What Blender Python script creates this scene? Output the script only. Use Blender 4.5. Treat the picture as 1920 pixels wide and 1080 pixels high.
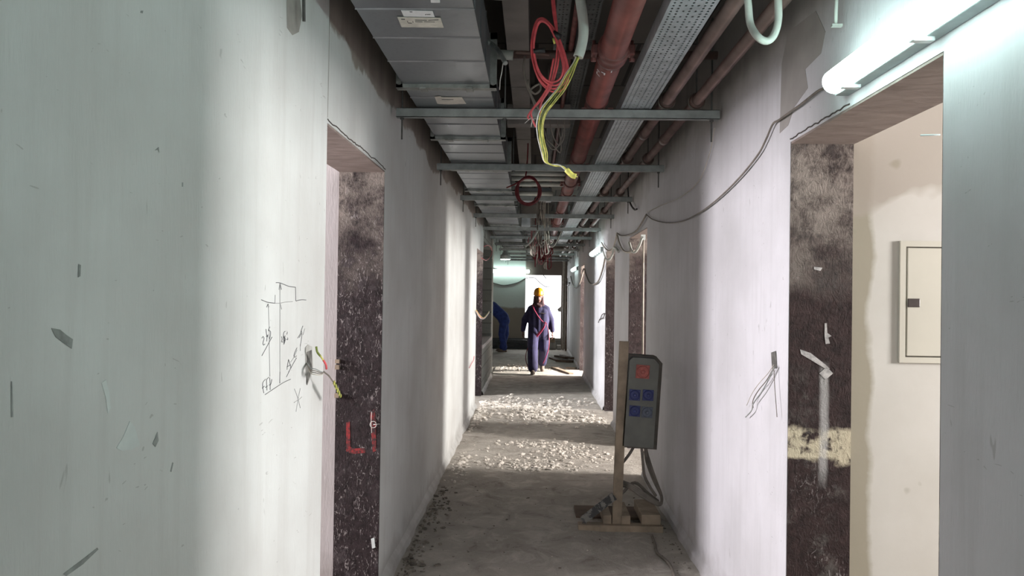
import bpy, bmesh, math, random
from mathutils import Vector, Matrix, Quaternion, noise

random.seed(7)
for o in list(bpy.data.objects):
    bpy.data.objects.remove(o)
C = bpy.context.scene.collection
scn = bpy.context.scene

# ------------------------------------------------------------------ camera
F = 1400.0
VPX, VPY, ROLL = 1000.0, 553.0, 0.014
CAM = Vector((0, 0, 1.6))
dc = Vector(((VPX - 960) / F, -(VPY - 540) / F, -1)).normalized()      # world +Y in camera axes
up = Vector((math.sin(ROLL), math.cos(ROLL), 0))
up = (up - dc * up.dot(dc)).normalized()
xc = dc.cross(up)
Rwc = Matrix((xc, dc, up)).transposed()      # world -> camera (columns = images of x,y,z)
Rcw = Rwc.transposed()
cam_d = bpy.data.cameras.new('camera')
cam = bpy.data.objects.new('camera', cam_d)
C.objects.link(cam)
cam_d.sensor_width = 36
cam_d.lens = 36 * F / 1920
cam_d.clip_start = 0.05
cam.matrix_world = Matrix.Translation(CAM) @ Rcw.to_4x4()
scn.camera = cam


def ray(px, py):
    return Rcw @ Vector(((px - 960) / F, -(py - 540) / F, -1))


def PY(px, py, y):
    d = ray(px, py)
    return CAM + d * (y / d.y)


def PX(px, py, x):
    d = ray(px, py)
    return CAM + d * (x / d.x)


def PZ(px, py, z):
    d = ray(px, py)
    return CAM + d * ((z - 1.6) / d.z)


# ------------------------------------------------------------------ view, world
scn.view_settings.view_transform = 'Standard'
scn.view_settings.look = 'None'
scn.view_settings.gamma = 1
scn.view_settings.use_curve_mapping = False
scn.view_settings.exposure = 0.12
world = bpy.data.worlds.new('overcast')
scn.world = world
world.use_nodes = True
bg = world.node_tree.nodes['Background']
bg.inputs[0].default_value = (0.97, 0.98, 1.0, 1)
bg.inputs[1].default_value = 2.5

XL, XR, TH = -0.80, 1.01, 0.245        # corridor wall faces, wall thickness
XLo, XRo = XL - TH, XR + TH
ZC = 3.12                               # slab underside
OXR, OXL = 4.8, -4.6                    # outer walls
# door openings (y0, y1, top)
DR = [(1.878, 2.983, 2.22), (6.70, 7.94, 2.22), (9.32, 10.47, 2.22), (14.9, 16.05, 2.22)]
DL = [(2.84, 3.96, 2.25), (10.47, 11.79, 2.25)]
# windows (y0, y1) in outer walls, z 1.45 - 2.6, watts, colour
WR = [(1.30, 2.15, 310, (1.0, .97, .96)), (6.05, 6.75, 470, (1.0, .96, .92)), (8.85, 9.6, 430, (1, .97, .94)), (14.6, 15.4, 1700, (1.0, .96, .90))]
WL = [(2.5, 3.45, 330, (1.0, .96, 1.0)), (10.2, 11.2, 430, (.97, .98, 1.0))]


def area(name, loc, rot, sx, sy, watts, col):
    l = bpy.data.lights.new(name, 'AREA')
    l.shape = 'RECTANGLE'
    l.size, l.size_y, l.energy, l.color = sx, sy, watts, col
    o = bpy.data.objects.new(name, l)
    o.location = loc
    o.rotation_euler = rot
    C.objects.link(o)
    return o


for (a, b, w, c) in WR:
    area('window_daylight', (OXR + .12, (a + b) / 2, 2.02), (0, math.pi / 2, 0), 1.05, b - a, w, c)
for (a, b, w, c) in WL:
    area('window_daylight', (OXL - .12, (a + b) / 2, 2.02), (0, -math.pi / 2, 0), 1.05, b - a, w, c)
area('doorway_daylight', (.3, 22.95, 1.3), (-math.pi / 2, 0, 0), 1.0, 1.7, 15, (1, 1, 1))  # daylight coming in through the end doorway
area('doorway_daylight', (.1, -4.3, 1.5), (math.pi / 2, 0, 0), 1.6, 2.0, 28, (.93, 1, .98))  # added fill behind the camera, lifts the near ambient level


# ------------------------------------------------------------------ materials
def lin(c):
    return tuple((v / 12.92 if v <= .04045 else ((v + .055) / 1.055) ** 2.4) for v in c)


def srgb(r, g, b):
    return lin((r / 255, g / 255, b / 255)) + (1,)


class Mat:
    def __init__(s, name, col=(.5, .5, .5, 1), rough=.6, metal=0, spec=None):
        s.m = bpy.data.materials.new(name)
        s.m.use_nodes = True
        s.nt = s.m.node_tree
        s.n = s.nt.nodes
        s.b = s.n['Principled BSDF']
        s.b.inputs['Base Color'].default_value = col
        s.b.inputs['Roughness'].default_value = rough
        s.b.inputs['Metallic'].default_value = metal
        if spec is not None:
            s.b.inputs['Specular IOR Level'].default_value = spec
        s.tc = s.n.new('ShaderNodeNewGeometry')

    def link(s, a, b):
        s.nt.links.new(a, b)

    def pos(s, scale=(1, 1, 1), loc=(0, 0, 0)):
        mp = s.n.new('ShaderNodeMapping')
        mp.inputs['Scale'].default_value = scale
        mp.inputs['Location'].default_value = loc
        s.link(s.tc.outputs['Position'], mp.inputs[0])
        return mp.outputs[0]

    def noise(s, scale=(1, 1, 1), k=1.0, detail=4, rough=.55, loc=(0, 0, 0), dist=0):
        t = s.n.new('ShaderNodeTexNoise')
        t.inputs['Scale'].default_value = k
        t.inputs['Detail'].default_value = detail
        t.inputs['Roughness'].default_value = rough
        t.inputs['Distortion'].default_value = dist
        s.link(s.pos(scale, loc), t.inputs['Vector'])
        return t.outputs[0]

    def ramp(s, src, a, b):
        """linear 0..1 between a and b"""
        r = s.n.new('ShaderNodeMapRange')
        r.inputs[1].default_value = a
        r.inputs[2].default_value = b
        s.link(src, r.inputs[0])
        return r.outputs[0]

    def math(s, op, a, b):
        r = s.n.new('ShaderNodeMath')
        r.operation = op
        for i, v in enumerate((a, b)):
            if hasattr(v, 'is_linked') or hasattr(v, 'links'):
                s.link(v, r.inputs[i])
            else:
                r.inputs[i].default_value = v
        return r.outputs[0]

    def axis(s, i):
        sp = s.n.new('ShaderNodeSeparateXYZ')
        s.link(s.tc.outputs['Position'], sp.inputs[0])
        return sp.outputs[i]

    def mix(s, fac, a, b):
        m = s.n.new('ShaderNodeMix')
        m.data_type = 'RGBA'
        for v, i in ((fac, 0), (a, 6), (b, 7)):
            if hasattr(v, 'links'):
                s.link(v, m.inputs[i])
            else:
                m.inputs[i].default_value = v
        return m.outputs[2]

    def color(s, c):
        s.link(c, s.b.inputs['Base Color'])

    def bump(s, h, strength=.3, dist=.01):
        b = s.n.new('ShaderNodeBump')
        b.inputs['Strength'].default_value = strength
        b.inputs['Distance'].default_value = dist
        s.link(h, b.inputs['Height'])
        s.link(b.outputs[0], s.b.inputs['Normal'])


def plain(name, col, rough=.6, metal=0, var=.12, k=30, bump=0):
    m = Mat(name, col, rough, metal)
    n = m.noise(k=k, detail=5)
    d = tuple(c * (1 - var * 2) for c in col[:3]) + (1,)
    l = tuple(min(1, c * (1 + var)) for c in col[:3]) + (1,)
    m.color(m.mix(m.ramp(n, .35, .65), d, l))
    if bump:
        m.bump(n, bump, .005)
    return m.m


def wall_mat(name, base, dirty, top_z, top_col, seed=0.0, patch=.5, ystart=None):
    m = Mat(name, base, .75)
    blot = m.noise(k=1.3, detail=6, loc=(seed, 0, seed))
    streak = m.noise((9, 9, .6), 2.0, 5, loc=(seed, 1, 3))
    c = m.mix(m.ramp(blot, .38, .72), base, dirty)
    c = m.mix(m.math('MULTIPLY', m.ramp(streak, .5, .8), .55), c, dirty)
    # dark scuffs
    sc = m.noise((10, 10, 4), 2.4, 2, .5, loc=(seed + 5, 2, 1), dist=.5)
    c = m.mix(m.math('MULTIPLY', m.ramp(sc, .745, .77), .35), c, srgb(120, 118, 114))
    sc2 = m.noise((3, 3, 9), 5, 1, .3, loc=(seed + 9, 4, 1), dist=2)
    c = m.mix(m.math('MULTIPLY', m.ramp(sc2, .78, .80), .35), c, srgb(110, 106, 102))
    # left wall: bare masonry above the plaster edge; right wall: soft grey upper band
    edge = m.math('ADD', m.axis(2), m.math('MULTIPLY', m.noise(k=2.2, detail=6, loc=(seed, 3, 3)), .36))
    fac = m.ramp(edge, top_z + .17, top_z + .175 + patch * .03)
    if ystart:
        fac = m.math('MULTIPLY', fac, m.ramp(m.axis(1), ystart, ystart + .01))
    tn = m.noise((1, 2.5, .7), 3, 6, loc=(4, seed, 4))
    topc = m.mix(m.ramp(tn, .35, .65), tuple(v * (.72 if patch < 1 else .8) for v in top_col[:3]) + (1,), top_col)
    c = m.mix(fac, c, topc)
    # grubby foot of the wall
    foot = m.math('ADD', m.axis(2), m.math('MULTIPLY', m.noise(k=6, detail=5), .35))
    c = m.mix(m.math('MULTIPLY', m.ramp(foot, .36, .16), .55), c, srgb(120, 112, 104))
    m.color(c)
    fine = m.noise((40, 40, 8), 3, 4)
    m.bump(m.math('ADD', m.math('MULTIPLY', blot, 1.0), m.math('MULTIPLY', fine, .25)), .35, .02)
    return m.m


M = {}
M['wall_left'] = wall_mat('plaster_left', srgb(209, 211, 209), srgb(188, 187, 184), 2.62, srgb(160, 151, 142), 0, .5, 2.84)
M['wall_right'] = wall_mat('plaster_right', srgb(209, 207, 211), srgb(186, 184, 186), 2.50, srgb(168, 164, 160), 11, 6)
M['plaster'] = wall_mat('plaster_room', srgb(184, 178, 178), srgb(164, 158, 156), 9, srgb(112, 104, 96), 4)
M['plaster_grey'] = wall_mat('plaster_end', srgb(196, 204, 198), srgb(160, 156, 148), 9, srgb(112, 104, 96), 21)

# end wall: pale above, bare beige render below
m = Mat('end_wall', rough=.8)
e = m.math('ADD', m.axis(2), m.math('MULTIPLY', m.noise(k=3, detail=4), .2))
c = m.mix(m.ramp(e, 1.28, 1.34), srgb(150, 140, 126), srgb(205, 212, 205))
c = m.mix(m.math('MULTIPLY', m.ramp(m.axis(0), -.26, -.22), 1.0), c, srgb(122, 110, 102))
m.color(c)
m.bump(m.noise(k=12, detail=4), .3)
M['end_wall'] = m.m

# beige room wall with damp darker band beside the jamb and along the top
m = Mat('beige_room_wall', rough=.8)
nz = m.noise(k=3.2, detail=6)
nz2 = m.noise(k=1.4, detail=5, loc=(3, 3, 3))
base = m.mix(m.ramp(nz2, .35, .65), srgb(200, 197, 190), srgb(184, 180, 171))
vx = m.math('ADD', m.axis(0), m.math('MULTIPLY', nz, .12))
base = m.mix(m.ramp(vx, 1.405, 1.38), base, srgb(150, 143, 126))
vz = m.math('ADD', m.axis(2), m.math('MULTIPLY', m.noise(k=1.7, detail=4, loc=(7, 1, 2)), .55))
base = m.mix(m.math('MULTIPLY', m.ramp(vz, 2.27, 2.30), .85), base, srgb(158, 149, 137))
sp = m.noise(k=5, detail=2, loc=(1, 9, 4))
base = m.mix(m.math('MULTIPLY', m.ramp(sp, .70, .73), .7), base, srgb(140, 134, 116))
m.color(base)
m.bump(nz, .3, .01)
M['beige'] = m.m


def jamb_mat(name, dark, pale, zt, dens, band=None, seed=0):
    m = Mat(name, rough=.75, spec=.2)
    a = m.noise(k=9, detail=9, rough=.75, loc=(seed, 0, 0), dist=.15)
    b = m.noise(k=2.6, detail=6, loc=(0, seed, 0), dist=.4)
    c = m.mix(m.ramp(m.noise(k=26, detail=7, rough=.75), .38, .66), dark, tuple(v * 2.6 for v in dark[:3]) + (1,))
    z = m.math('ADD', m.axis(2), m.math('MULTIPLY', b, .9))
    # thin render left on the upper part
    up_ = m.math('MULTIPLY', m.ramp(z, zt + .25, zt + .70), m.ramp(a, .62, .44))
    c = m.mix(m.math('MULTIPLY', up_, .9), c, srgb(146, 136, 128))
    # scraped grey clouds
    fl = m.math('MULTIPLY', m.ramp(a, .53, .66), m.ramp(b, .38, .62))
    c = m.mix(m.math('MULTIPLY', fl, .75), c, pale)
    # short pale scratches, two slants
    for k, (sc, ds, th) in enumerate((((46, 46, 17), 1.2, .60), ((22, 22, 12), 2.2, .645))):
        fk = m.noise(sc, 1.6, 3, .65, loc=(seed + k * 7, 4, 2 + k), dist=ds)
        msk = m.math('MULTIPLY', m.ramp(fk, th, th + .04), m.ramp(b, .62 - dens * .22, .72 - dens * .22))
        c = m.mix(m.math('MULTIPLY', msk, .5), c, srgb(176, 168, 166))
    fleck = fk
    if band:
        zz = m.math('ADD', m.axis(2), m.math('MULTIPLY', m.noise(k=9, detail=6), .12))
        lo, hi = band
        inb = m.math('MULTIPLY', m.ramp(zz, lo + .05, lo + .07), m.ramp(zz, hi + .08, hi + .055))
        inb = m.math('MULTIPLY', inb, m.ramp(m.noise(k=26, detail=5, loc=(2, 2, 2)), .36, .5))
        c = m.mix(m.math('MULTIPLY', inb, .95), c, srgb(190, 180, 156))
        # drip
        xx = m.math('ABSOLUTE', m.math('SUBTRACT', m.math('ADD', m.axis(0), m.math('MULTIPLY', m.noise(k=5), .03)), 1.165), 0)
        dr = m.math('MULTIPLY', m.ramp(xx, .022, .008), m.math('MULTIPLY', m.ramp(m.axis(2), .85, .95), m.ramp(m.axis(2), 1.36, 1.28)))
        c = m.mix(m.math('MULTIPLY', dr, .6), c, srgb(190, 188, 186))
    m.color(c)
    m.bump(m.math('ADD', a, m.math('MULTIPLY', fleck, .5)), .8, .012)
    return m.m


M['jamb_left'] = jamb_mat('bitumen_jamb_left', srgb(34, 27, 28), srgb(96, 88, 90), 1.85, 1, seed=3)
M['jamb_far'] = jamb_mat('bitumen_jamb_far', srgb(40, 32, 32), srgb(104, 96, 96), 2.0, .8, seed=5)
M['jamb_right'] = jamb_mat('bitumen_jamb_right', srgb(36, 26, 25), srgb(96, 92, 88), 1.75, .3, band=(.96, 1.08), seed=8)

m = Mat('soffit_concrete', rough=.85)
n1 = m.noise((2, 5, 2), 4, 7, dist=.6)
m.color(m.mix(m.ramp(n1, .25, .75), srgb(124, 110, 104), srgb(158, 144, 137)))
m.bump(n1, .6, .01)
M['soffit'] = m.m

m = Mat('dusty_concrete_floor', rough=.9)
n1 = m.noise(k=.9, detail=7, rough=.6)
n2 = m.noise(k=5, detail=8, rough=.7, dist=.8)
n3 = m.noise(k=38, detail=5, rough=.7)
c = m.mix(m.ramp(n1, .32, .68), srgb(150, 143, 134), srgb(178, 171, 161))
c = m.mix(m.math('MULTIPLY', m.ramp(n2, .5, .66), .75), c, srgb(196, 189, 180))
c = m.mix(m.math('MULTIPLY', m.ramp(n2, .44, .33), .7), c, srgb(116, 108, 99))
c = m.mix(m.math('MULTIPLY', m.ramp(n3, .62, .72), .35), c, srgb(96, 90, 82))
m.color(c)
m.bump(m.math('ADD', n2, m.math('MULTIPLY', n3, .4)), .8, .03)
M['floor'] = m.m

m = Mat('slab_concrete', rough=.9)
n1 = m.noise(k=1.6, detail=6)
bk = m.n.new('ShaderNodeTexBrick')
bk.inputs['Scale'].default_value = 1
bk.inputs['Brick Width'].default_value = .62
bk.inputs['Row Height'].default_value = .9
bk.inputs['Mortar Size'].default_value = .012
bk.inputs['Color1'].default_value = srgb(110, 103, 97)
bk.inputs['Color2'].default_value = srgb(84, 78, 74)
bk.inputs['Mortar'].default_value = srgb(40, 36, 34)
m.link(m.pos(), bk.inputs[0])
m.color(m.mix(m.math('MULTIPLY', m.ramp(n1, .3, .7), .4), bk.outputs[0], srgb(70, 64, 60)))
M['slab'] = m.m

m = Mat('grey_blockwork', rough=.9)
bk = m.n.new('ShaderNodeTexBrick')
bk.inputs['Scale'].default_value = 1
bk.inputs['Brick Width'].default_value = .42
bk.inputs['Row Height'].default_value = .21
bk.inputs['Mortar Size'].default_value = .008
bk.inputs['Color1'].default_value = srgb(132, 132, 126)
bk.inputs['Color2'].default_value = srgb(112, 112, 106)
bk.inputs['Mortar'].default_value = srgb(66, 62, 58)
sw = m.n.new('ShaderNodeCombineXYZ')
m.link(m.axis(1), sw.inputs[0])
m.link(m.axis(2), sw.inputs[1])
m.link(sw.outputs[0], bk.inputs[0])
m.color(m.mix(m.math('MULTIPLY', m.noise(k=6, detail=6), .5), bk.outputs[0], srgb(150, 150, 144)))
m.bump(m.noise(k=30, detail=5), .5)
M['block'] = m.m

m = Mat('galvanised_duct', srgb(150, 155, 160), .34, .85)
n1 = m.noise((2, .6, 2), 3, 5)
n2 = m.noise(k=45, detail=2)
c = m.mix(m.ramp(n1, .3, .7), srgb(122, 127, 132), srgb(150, 154, 158))
m.color(m.mix(m.math('MULTIPLY', m.ramp(n2, .5, .7), .25), c, srgb(120, 122, 124)))
m.link(m.ramp(n1, -.2, 1.6), m.b.inputs['Roughness'])
M['duct'] = m.m
M['duct_flange'] = plain('duct_flange_steel', srgb(140, 143, 139), .5, .6, .15, 20)
M['duct_pale'] = plain('pale_duct_board', srgb(122, 117, 112), .8, 0, .1, 4)
M['strut'] = plain('grey_strut_steel', srgb(146, 150, 148), .5, .4, .12, 12)
M['rod'] = plain('dull_rod_steel', srgb(92, 92, 90), .6, .5)
M['tray'] = plain('galvanised_tray', srgb(176, 184, 188), .42, .55, .1, 14)
M['tray_dark'] = plain('dusty_upper_tray', srgb(96, 98, 98), .6, .4, .1, 14)
M['red_pipe'] = plain('red_oxide_pipe', srgb(110, 60, 55), .42, 0, .16, 7)
M['red_fit'] = plain('red_coupling', srgb(104, 60, 56), .5, 0, .2, 30)
M['brown_pipe'] = plain('brown_primer_pipe', srgb(104, 83, 78), .5, 0, .18, 6)
M['brown_dark'] = plain('dark_brown_pipe', srgb(78, 58, 52), .6, 0, .2, 9)
M['clamp'] = plain('clamp_steel', srgb(120, 112, 104), .5, .5)
M['rubber'] = plain('black_rubber', srgb(26, 25, 25), .7)
M['conduit'] = plain('pale_grey_conduit', srgb(190, 193, 186), .5, 0, .08, 8)
M['conduit_grey'] = plain('grey_conduit', srgb(132, 134, 128), .6, 0, .1, 8)
M['red_cable'] = plain('red_cable', srgb(212, 86, 92), .45, 0, .12, 25)
M['dark_red_cable'] = plain('dark_red_cable', srgb(112, 26, 34), .5, 0, .12, 25)
M['dusty_pink'] = plain('dusty_pink_cable', srgb(158, 104, 104), .6, 0, .12, 25)
M['yellow_wire'] = plain('yellow_wire', srgb(206, 200, 104), .45, 0, .15, 60)
M['green_wire'] = plain('olive_green_wire', srgb(110, 122, 52), .5, 0, .15, 60)
M['white_wire'] = plain('white_wire', srgb(206, 204, 198), .5, 0, .1, 60)
M['grey_cable'] = plain('grey_cable', srgb(120, 112, 104), .6, 0, .12, 18)
M['pale_cable'] = plain('pale_dusty_cable', srgb(186, 178, 166), .6, 0, .12, 18)
M['dark_cable'] = plain('dark_cable', srgb(62, 54, 52), .6)
M['tape'] = plain('black_tape', srgb(34, 33, 34), .5)
M['lamp_tray'] = plain('lamp_body_grey', srgb(150, 158, 158), .5, 0, .05)
M['clear_clip'] = plain('clip_white', srgb(220, 226, 226), .4, 0, .03)
M['wood'] = plain('dusty_timber', srgb(146, 130, 112), .8, 0, .16, 9, .3)
M['wood_dark'] = plain('dark_timber', srgb(96, 78, 64), .85, 0, .2, 9, .3)
M['box_grey'] = plain('dusty_grey_enclosure', srgb(104, 104, 98), .6, 0, .08, 8)
M['box_side'] = plain('enclosure_rim', srgb(90, 82, 75), .7, 0, .12, 12)
M['blue_socket'] = plain('blue_socket', srgb(48, 56, 110), .5, 0, .15, 40)
M['pale_socket'] = plain('dusty_blue_socket', srgb(92, 98, 112), .6, 0, .12, 40)
M['red_socket'] = plain('dusty_red_socket', srgb(168, 92, 84), .6, 0, .15, 40)
M['panel'] = plain('cream_steel', srgb(192, 188, 174), .45, 0, .03, 3)
M['panel_gap'] = plain('panel_shadow_gap', srgb(84, 78, 66), .7)
M['latch'] = plain('brown_latch', srgb(58, 48, 44), .4)
M['paper'] = plain('white_sticker', srgb(216, 216, 218), .6, 0, .05, 30)
M['paper_cream'] = plain('cream_sticker', srgb(196, 192, 182), .6, 0, .07, 30)
M['ink'] = plain('grey_ink', srgb(84, 84, 84), .8)
M['pencil'] = plain('pencil_line', srgb(84, 84, 86), .8)
M['pencil_faint'] = plain('faint_pencil_line', srgb(142, 142, 142), .8)
m = Mat('red_spray_paint', rough=.7)
m.color(m.mix(m.ramp(m.noise(k=40, detail=7, rough=.75), .42, .58), srgb(52, 34, 36), srgb(152, 40, 42)))
M['red_paint'] = m.m
M['filler'] = plain('white_filler', srgb(214, 220, 218), .8, 0, .05, 12)
M['mortar'] = plain('brown_mortar', srgb(158, 154, 148), .9, 0, .12, 9, .4)
M['scuff'] = plain('dark_scuff', srgb(150, 153, 150), .9, 0, .15, 30)
M['void'] = plain('dark_socket_recess', srgb(104, 102, 98), .9, 0, .3, 30)
M['chips'] = plain('white_plaster_chips', srgb(214, 206, 196), .9, 0, .12, 20)
M['rubble'] = plain('dark_rubble', srgb(122, 114, 104), .95, 0, .3, 20)
M['blue_cloth'] = plain('navy_work_cloth', srgb(46, 42, 74), .9, 0, .15, 14)
M['blue_cloth2'] = plain('blue_work_cloth', srgb(48, 66, 130), .9, 0, .15, 14)
M['skin'] = plain('skin', srgb(92, 58, 50), .6, 0, .06, 20)
M['helmet'] = plain('yellow_helmet', srgb(214, 142, 30), .35, 0, .05, 10)
M['scarf'] = plain('brown_headcloth', srgb(74, 50, 54), .95, 0, .15, 30)
M['boot'] = plain('dusty_boot', srgb(112, 98, 88), .8, 0, .15, 30)
M['hose'] = plain('crimson_hose', srgb(150, 44, 76), .5, 0, .1, 20)


def emit(name, col, st):
    m = bpy.data.materials.new(name)
    m.use_nodes = True
    nt = m.node_tree
    b = nt.nodes['Principled BSDF']
    b.inputs['Base Color'].default_value = (.9, .9, .9, 1)
    b.inputs['Emission Color'].default_value = col
    b.inputs['Emission Strength'].default_value = st
    return m


M['tube'] = emit('fluorescent_diffuser', (.72, 1.0, .94, 1), 20)
M['tube_far'] = emit('fluorescent_diffuser_far', (.76, 1.0, .95, 1), 11)


# ------------------------------------------------------------------ mesh helpers
class MB:
    def __init__(s):
        s.bm = bmesh.new()

    def box(s, lo, hi, rot=None, org=None, bev=0):
        lo, hi = Vector(lo), Vector(hi)
        c = (lo + hi) / 2
        d = hi - lo
        r = bmesh.ops.create_cube(s.bm, size=1)
        vs = r['verts']
        for v in vs:
            v.co = Vector((v.co.x * d.x, v.co.y * d.y, v.co.z * d.z)) + c
        if bev:
            es = list({e for v in vs for e in v.link_edges})
            g = bmesh.ops.bevel(s.bm, geom=es, offset=bev, segments=2, affect='EDGES', profile=.5)
            vs = list({v for f in g['faces'] for v in f.verts} | {v for v in vs if v.is_valid})
        if rot is not None:
            bmesh.ops.rotate(s.bm, verts=vs, cent=org if org is not None else c, matrix=rot)
        return s

    def beam(s, p0, p1, w, h, upv=(0, 0, 1)):
        """rectangular bar p0->p1, width w (sideways), height h (towards upv)"""
        p0, p1 = Vector(p0), Vector(p1)
        d = (p1 - p0).normalized()
        u = Vector(upv)
        sd = d.cross(u).normalized()
        u = sd.cross(d)
        ring = [(-1, -1), (1, -1), (1, 1), (-1, 1)]
        a = [s.bm.verts.new(p0 + sd * (i * w / 2) + u * (j * h / 2)) for i, j in ring]
        b = [s.bm.verts.new(p1 + sd * (i * w / 2) + u * (j * h / 2)) for i, j in ring]
        s.bm.faces.new(a[::-1])
        s.bm.faces.new(b)
        for i in range(4):
            s.bm.faces.new((a[i], a[(i + 1) % 4], b[(i + 1) % 4], b[i]))
        return s

    def tube(s, pts, r, n=8, smooth=True, sub=5, cap=True):
        pts = [Vector(p) for p in pts]
        if smooth and len(pts) > 2:
            out = []
            P = [pts[0] * 2 - pts[1]] + pts + [pts[-1] * 2 - pts[-2]]
            for i in range(1, len(P) - 2):
                for k in range(sub):
                    t = k / sub
                    a, b, c, d = P[i - 1], P[i], P[i + 1], P[i + 2]
                    out.append(.5 * ((2 * b) + (c - a) * t + (2 * a - 5 * b + 4 * c - d) * t * t + (3 * b - a - 3 * c + d) * t ** 3))
            out.append(pts[-1])
            pts = out
        rs = r if isinstance(r, (list, tuple)) else None
        prev = None
        rings = []
        for i, p in enumerate(pts):
            d = (pts[min(i + 1, len(pts) - 1)] - pts[max(i - 1, 0)])
            d = d.normalized() if d.length > 1e-9 else Vector((0, 0, 1))
            if prev is None:
                a = Vector((0, 0, 1)) if abs(d.z) < .9 else Vector((1, 0, 0))
                u = d.cross(a).normalized()
            else:
                u = (prev - d * prev.dot(d)).normalized()
            prev = u
            w = d.cross(u)
            rr = r if rs is None else rs[0] + (rs[1] - rs[0]) * i / (len(pts) - 1)
            rings.append([s.bm.verts.new(p + (u * math.cos(2 * math.pi * k / n) + w * math.sin(2 * math.pi * k / n)) * rr) for k in range(n)])
        for a, b in zip(rings, rings[1:]):
            for k in range(n):
                f = s.bm.faces.new((a[k], a[(k + 1) % n], b[(k + 1) % n], b[k]))
                f.smooth = True
        if cap:
            s.bm.faces.new(rings[0][::-1])
            s.bm.faces.new(rings[-1])
        return s

    def lathe(s, prof, origin, axis=(0, 0, 1), n=24, smooth=True):
        """prof: list of (radius, height) along axis"""
        o = Vector(origin)
        q = Vector((0, 0, 1)).rotation_difference(Vector(axis))
        rings = []
        for (r, h) in prof:
            rings.append([s.bm.verts.new(o + q @ Vector((max(r, 1e-4) * math.cos(2 * math.pi * k / n), max(r, 1e-4) * math.sin(2 * math.pi * k / n), h))) for k in range(n)])
        for a, b in zip(rings, rings[1:]):
            for k in range(n):
                f = s.bm.faces.new((a[k], a[(k + 1) % n], b[(k + 1) % n], b[k]))
                f.smooth = smooth
        s.bm.faces.new(rings[0][::-1])
        s.bm.faces.new(rings[-1])
        return s

    def poly(s, pts, nrm, th):
        """flat polygon extruded by th along nrm"""
        nrm = Vector(nrm)
        a = [s.bm.verts.new(Vector(p)) for p in pts]
        b = [s.bm.verts.new(Vector(p) + nrm * th) for p in pts]
        s.bm.faces.new(a[::-1])
        s.bm.faces.new(b)
        k = len(a)
        for i in range(k):
            s.bm.faces.new((a[i], a[(i + 1) % k], b[(i + 1) % k], b[i]))
        return s

    def chip(s, p, r, flat=.5):
        r_ = bmesh.ops.create_icosphere(s.bm, subdivisions=1, radius=r)
        R = Matrix.Rotation(random.uniform(0, 6.28), 3, 'Z')
        sx, sy = random.uniform(.5, 1.5), random.uniform(.5, 1.2)
        for v in r_['verts']:
            q = v.co * random.uniform(.65, 1.3)
            q = R @ Vector((q.x * sx, q.y * sy, q.z * flat))
            v.co = q + Vector(p)
        return s

    def build(s, name, mat, parent=None, smooth=False):
        bmesh.ops.recalc_face_normals(s.bm, faces=s.bm.faces)
        me = bpy.data.meshes.new(name)
        s.bm.to_mesh(me)
        s.bm.free()
        if mat:
            me.materials.append(M[mat] if isinstance(mat, str) else mat)
        o = bpy.data.objects.new(name, me)
        C.objects.link(o)
        if parent is not None:
            o.parent = parent
            # geometry is written in world coordinates: undo the parent's placement
            if parent.type == 'EMPTY':
                o.matrix_parent_inverse = Matrix.Translation(-parent.location)
        if smooth:
            for p in me.polygons:
                p.use_smooth = True
        return o


def tag(o, label, cat, group=None, kind=None):
    if label:
        o['label'] = label
    if cat:
        o['category'] = cat
    if group:
        o['group'] = group
    if kind:
        o['kind'] = kind
    return o


def thing(name, loc, label, cat, group=None):
    o = bpy.data.objects.new(name, None)
    o.empty_display_size = .1
    o.location = loc
    C.objects.link(o)
    return tag(o, label, cat, group)


def struct(name, mb, mat):
    o = mb.build(name, mat)
    o['kind'] = 'structure'
    return o


# ------------------------------------------------------------------ shell
Y0, YE = -4.0, 22.5
f_ = MB()
# undulating screed near the camera, plain slab elsewhere
nx, ny = 56, 300
xs = [XL + .0 + (XR - XL) * i / nx for i in range(nx + 1)]
ys = [2.5 + 16.5 * j / ny for j in range(ny + 1)]
gv = [[f_.bm.verts.new((x, y, .012 * (noise.noise((x * 2.2, y * 2.2, 0)) + .5 * noise.noise((x * 7, y * 7, 3))) + .004)) for x in xs] for y in ys]
for j in range(ny):
    for i in range(nx):
        f_.bm.faces.new((gv[j][i], gv[j][i + 1], gv[j + 1][i + 1], gv[j + 1][i])).smooth = True
f_.box((OXL - .3, Y0 - .3, -.2), (OXR + .3, YE + .25, -.012))
struct('floor', f_, 'floor')
struct('ceiling', MB().box((OXL - .3, Y0 - .3, ZC), (OXR + .3, YE + .25, ZC + .2)), 'slab')


def wall_run(x0, x1, ya, yb, doors):
    mb = MB()
    y = ya
    for (a, b, t) in doors:
        mb.box((x0, y, -.012), (x1, a, ZC))
        mb.box((x0, a, t), (x1, b, ZC))
        y = b
    if yb > y:
        mb.box((x0, y, -.012), (x1, yb, ZC))
    return mb


struct('wall_left', wall_run(XLo, XL, Y0, 11.79, DL), 'wall_left')
struct('wall_right', wall_run(XR, XRo, Y0, YE, DR), 'wall_right')
# left wall past the second opening: bare blockwork with a deep recess above a ledge
bw = MB()
bw.box((XLo, 11.79, -.012), (XL, 14.55, .74))
bw.box((XLo, 14.25, .74), (XL, 14.55, ZC))
bw.box((XLo, 11.79, 2.45), (XL, 14.25, ZC))
bw.box((XLo - .1, 11.79, .74), (XLo + .03, 14.25, 2.45))
struct('wall_blockwork', bw, 'block')
struct('trim_1', MB().box((XLo + .03, 11.80, .74), (XL + .02, 14.25, .80)), 'plaster')
struct('trim_2', MB().box((XL - .10, 14.42, 0), (XL + .012, 14.57, 2.75)), 'plaster_grey')
struct('wall_lobby', MB().box((OXL, 14.35, -.012), (XLo, 14.55, ZC)), 'plaster_grey')


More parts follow.
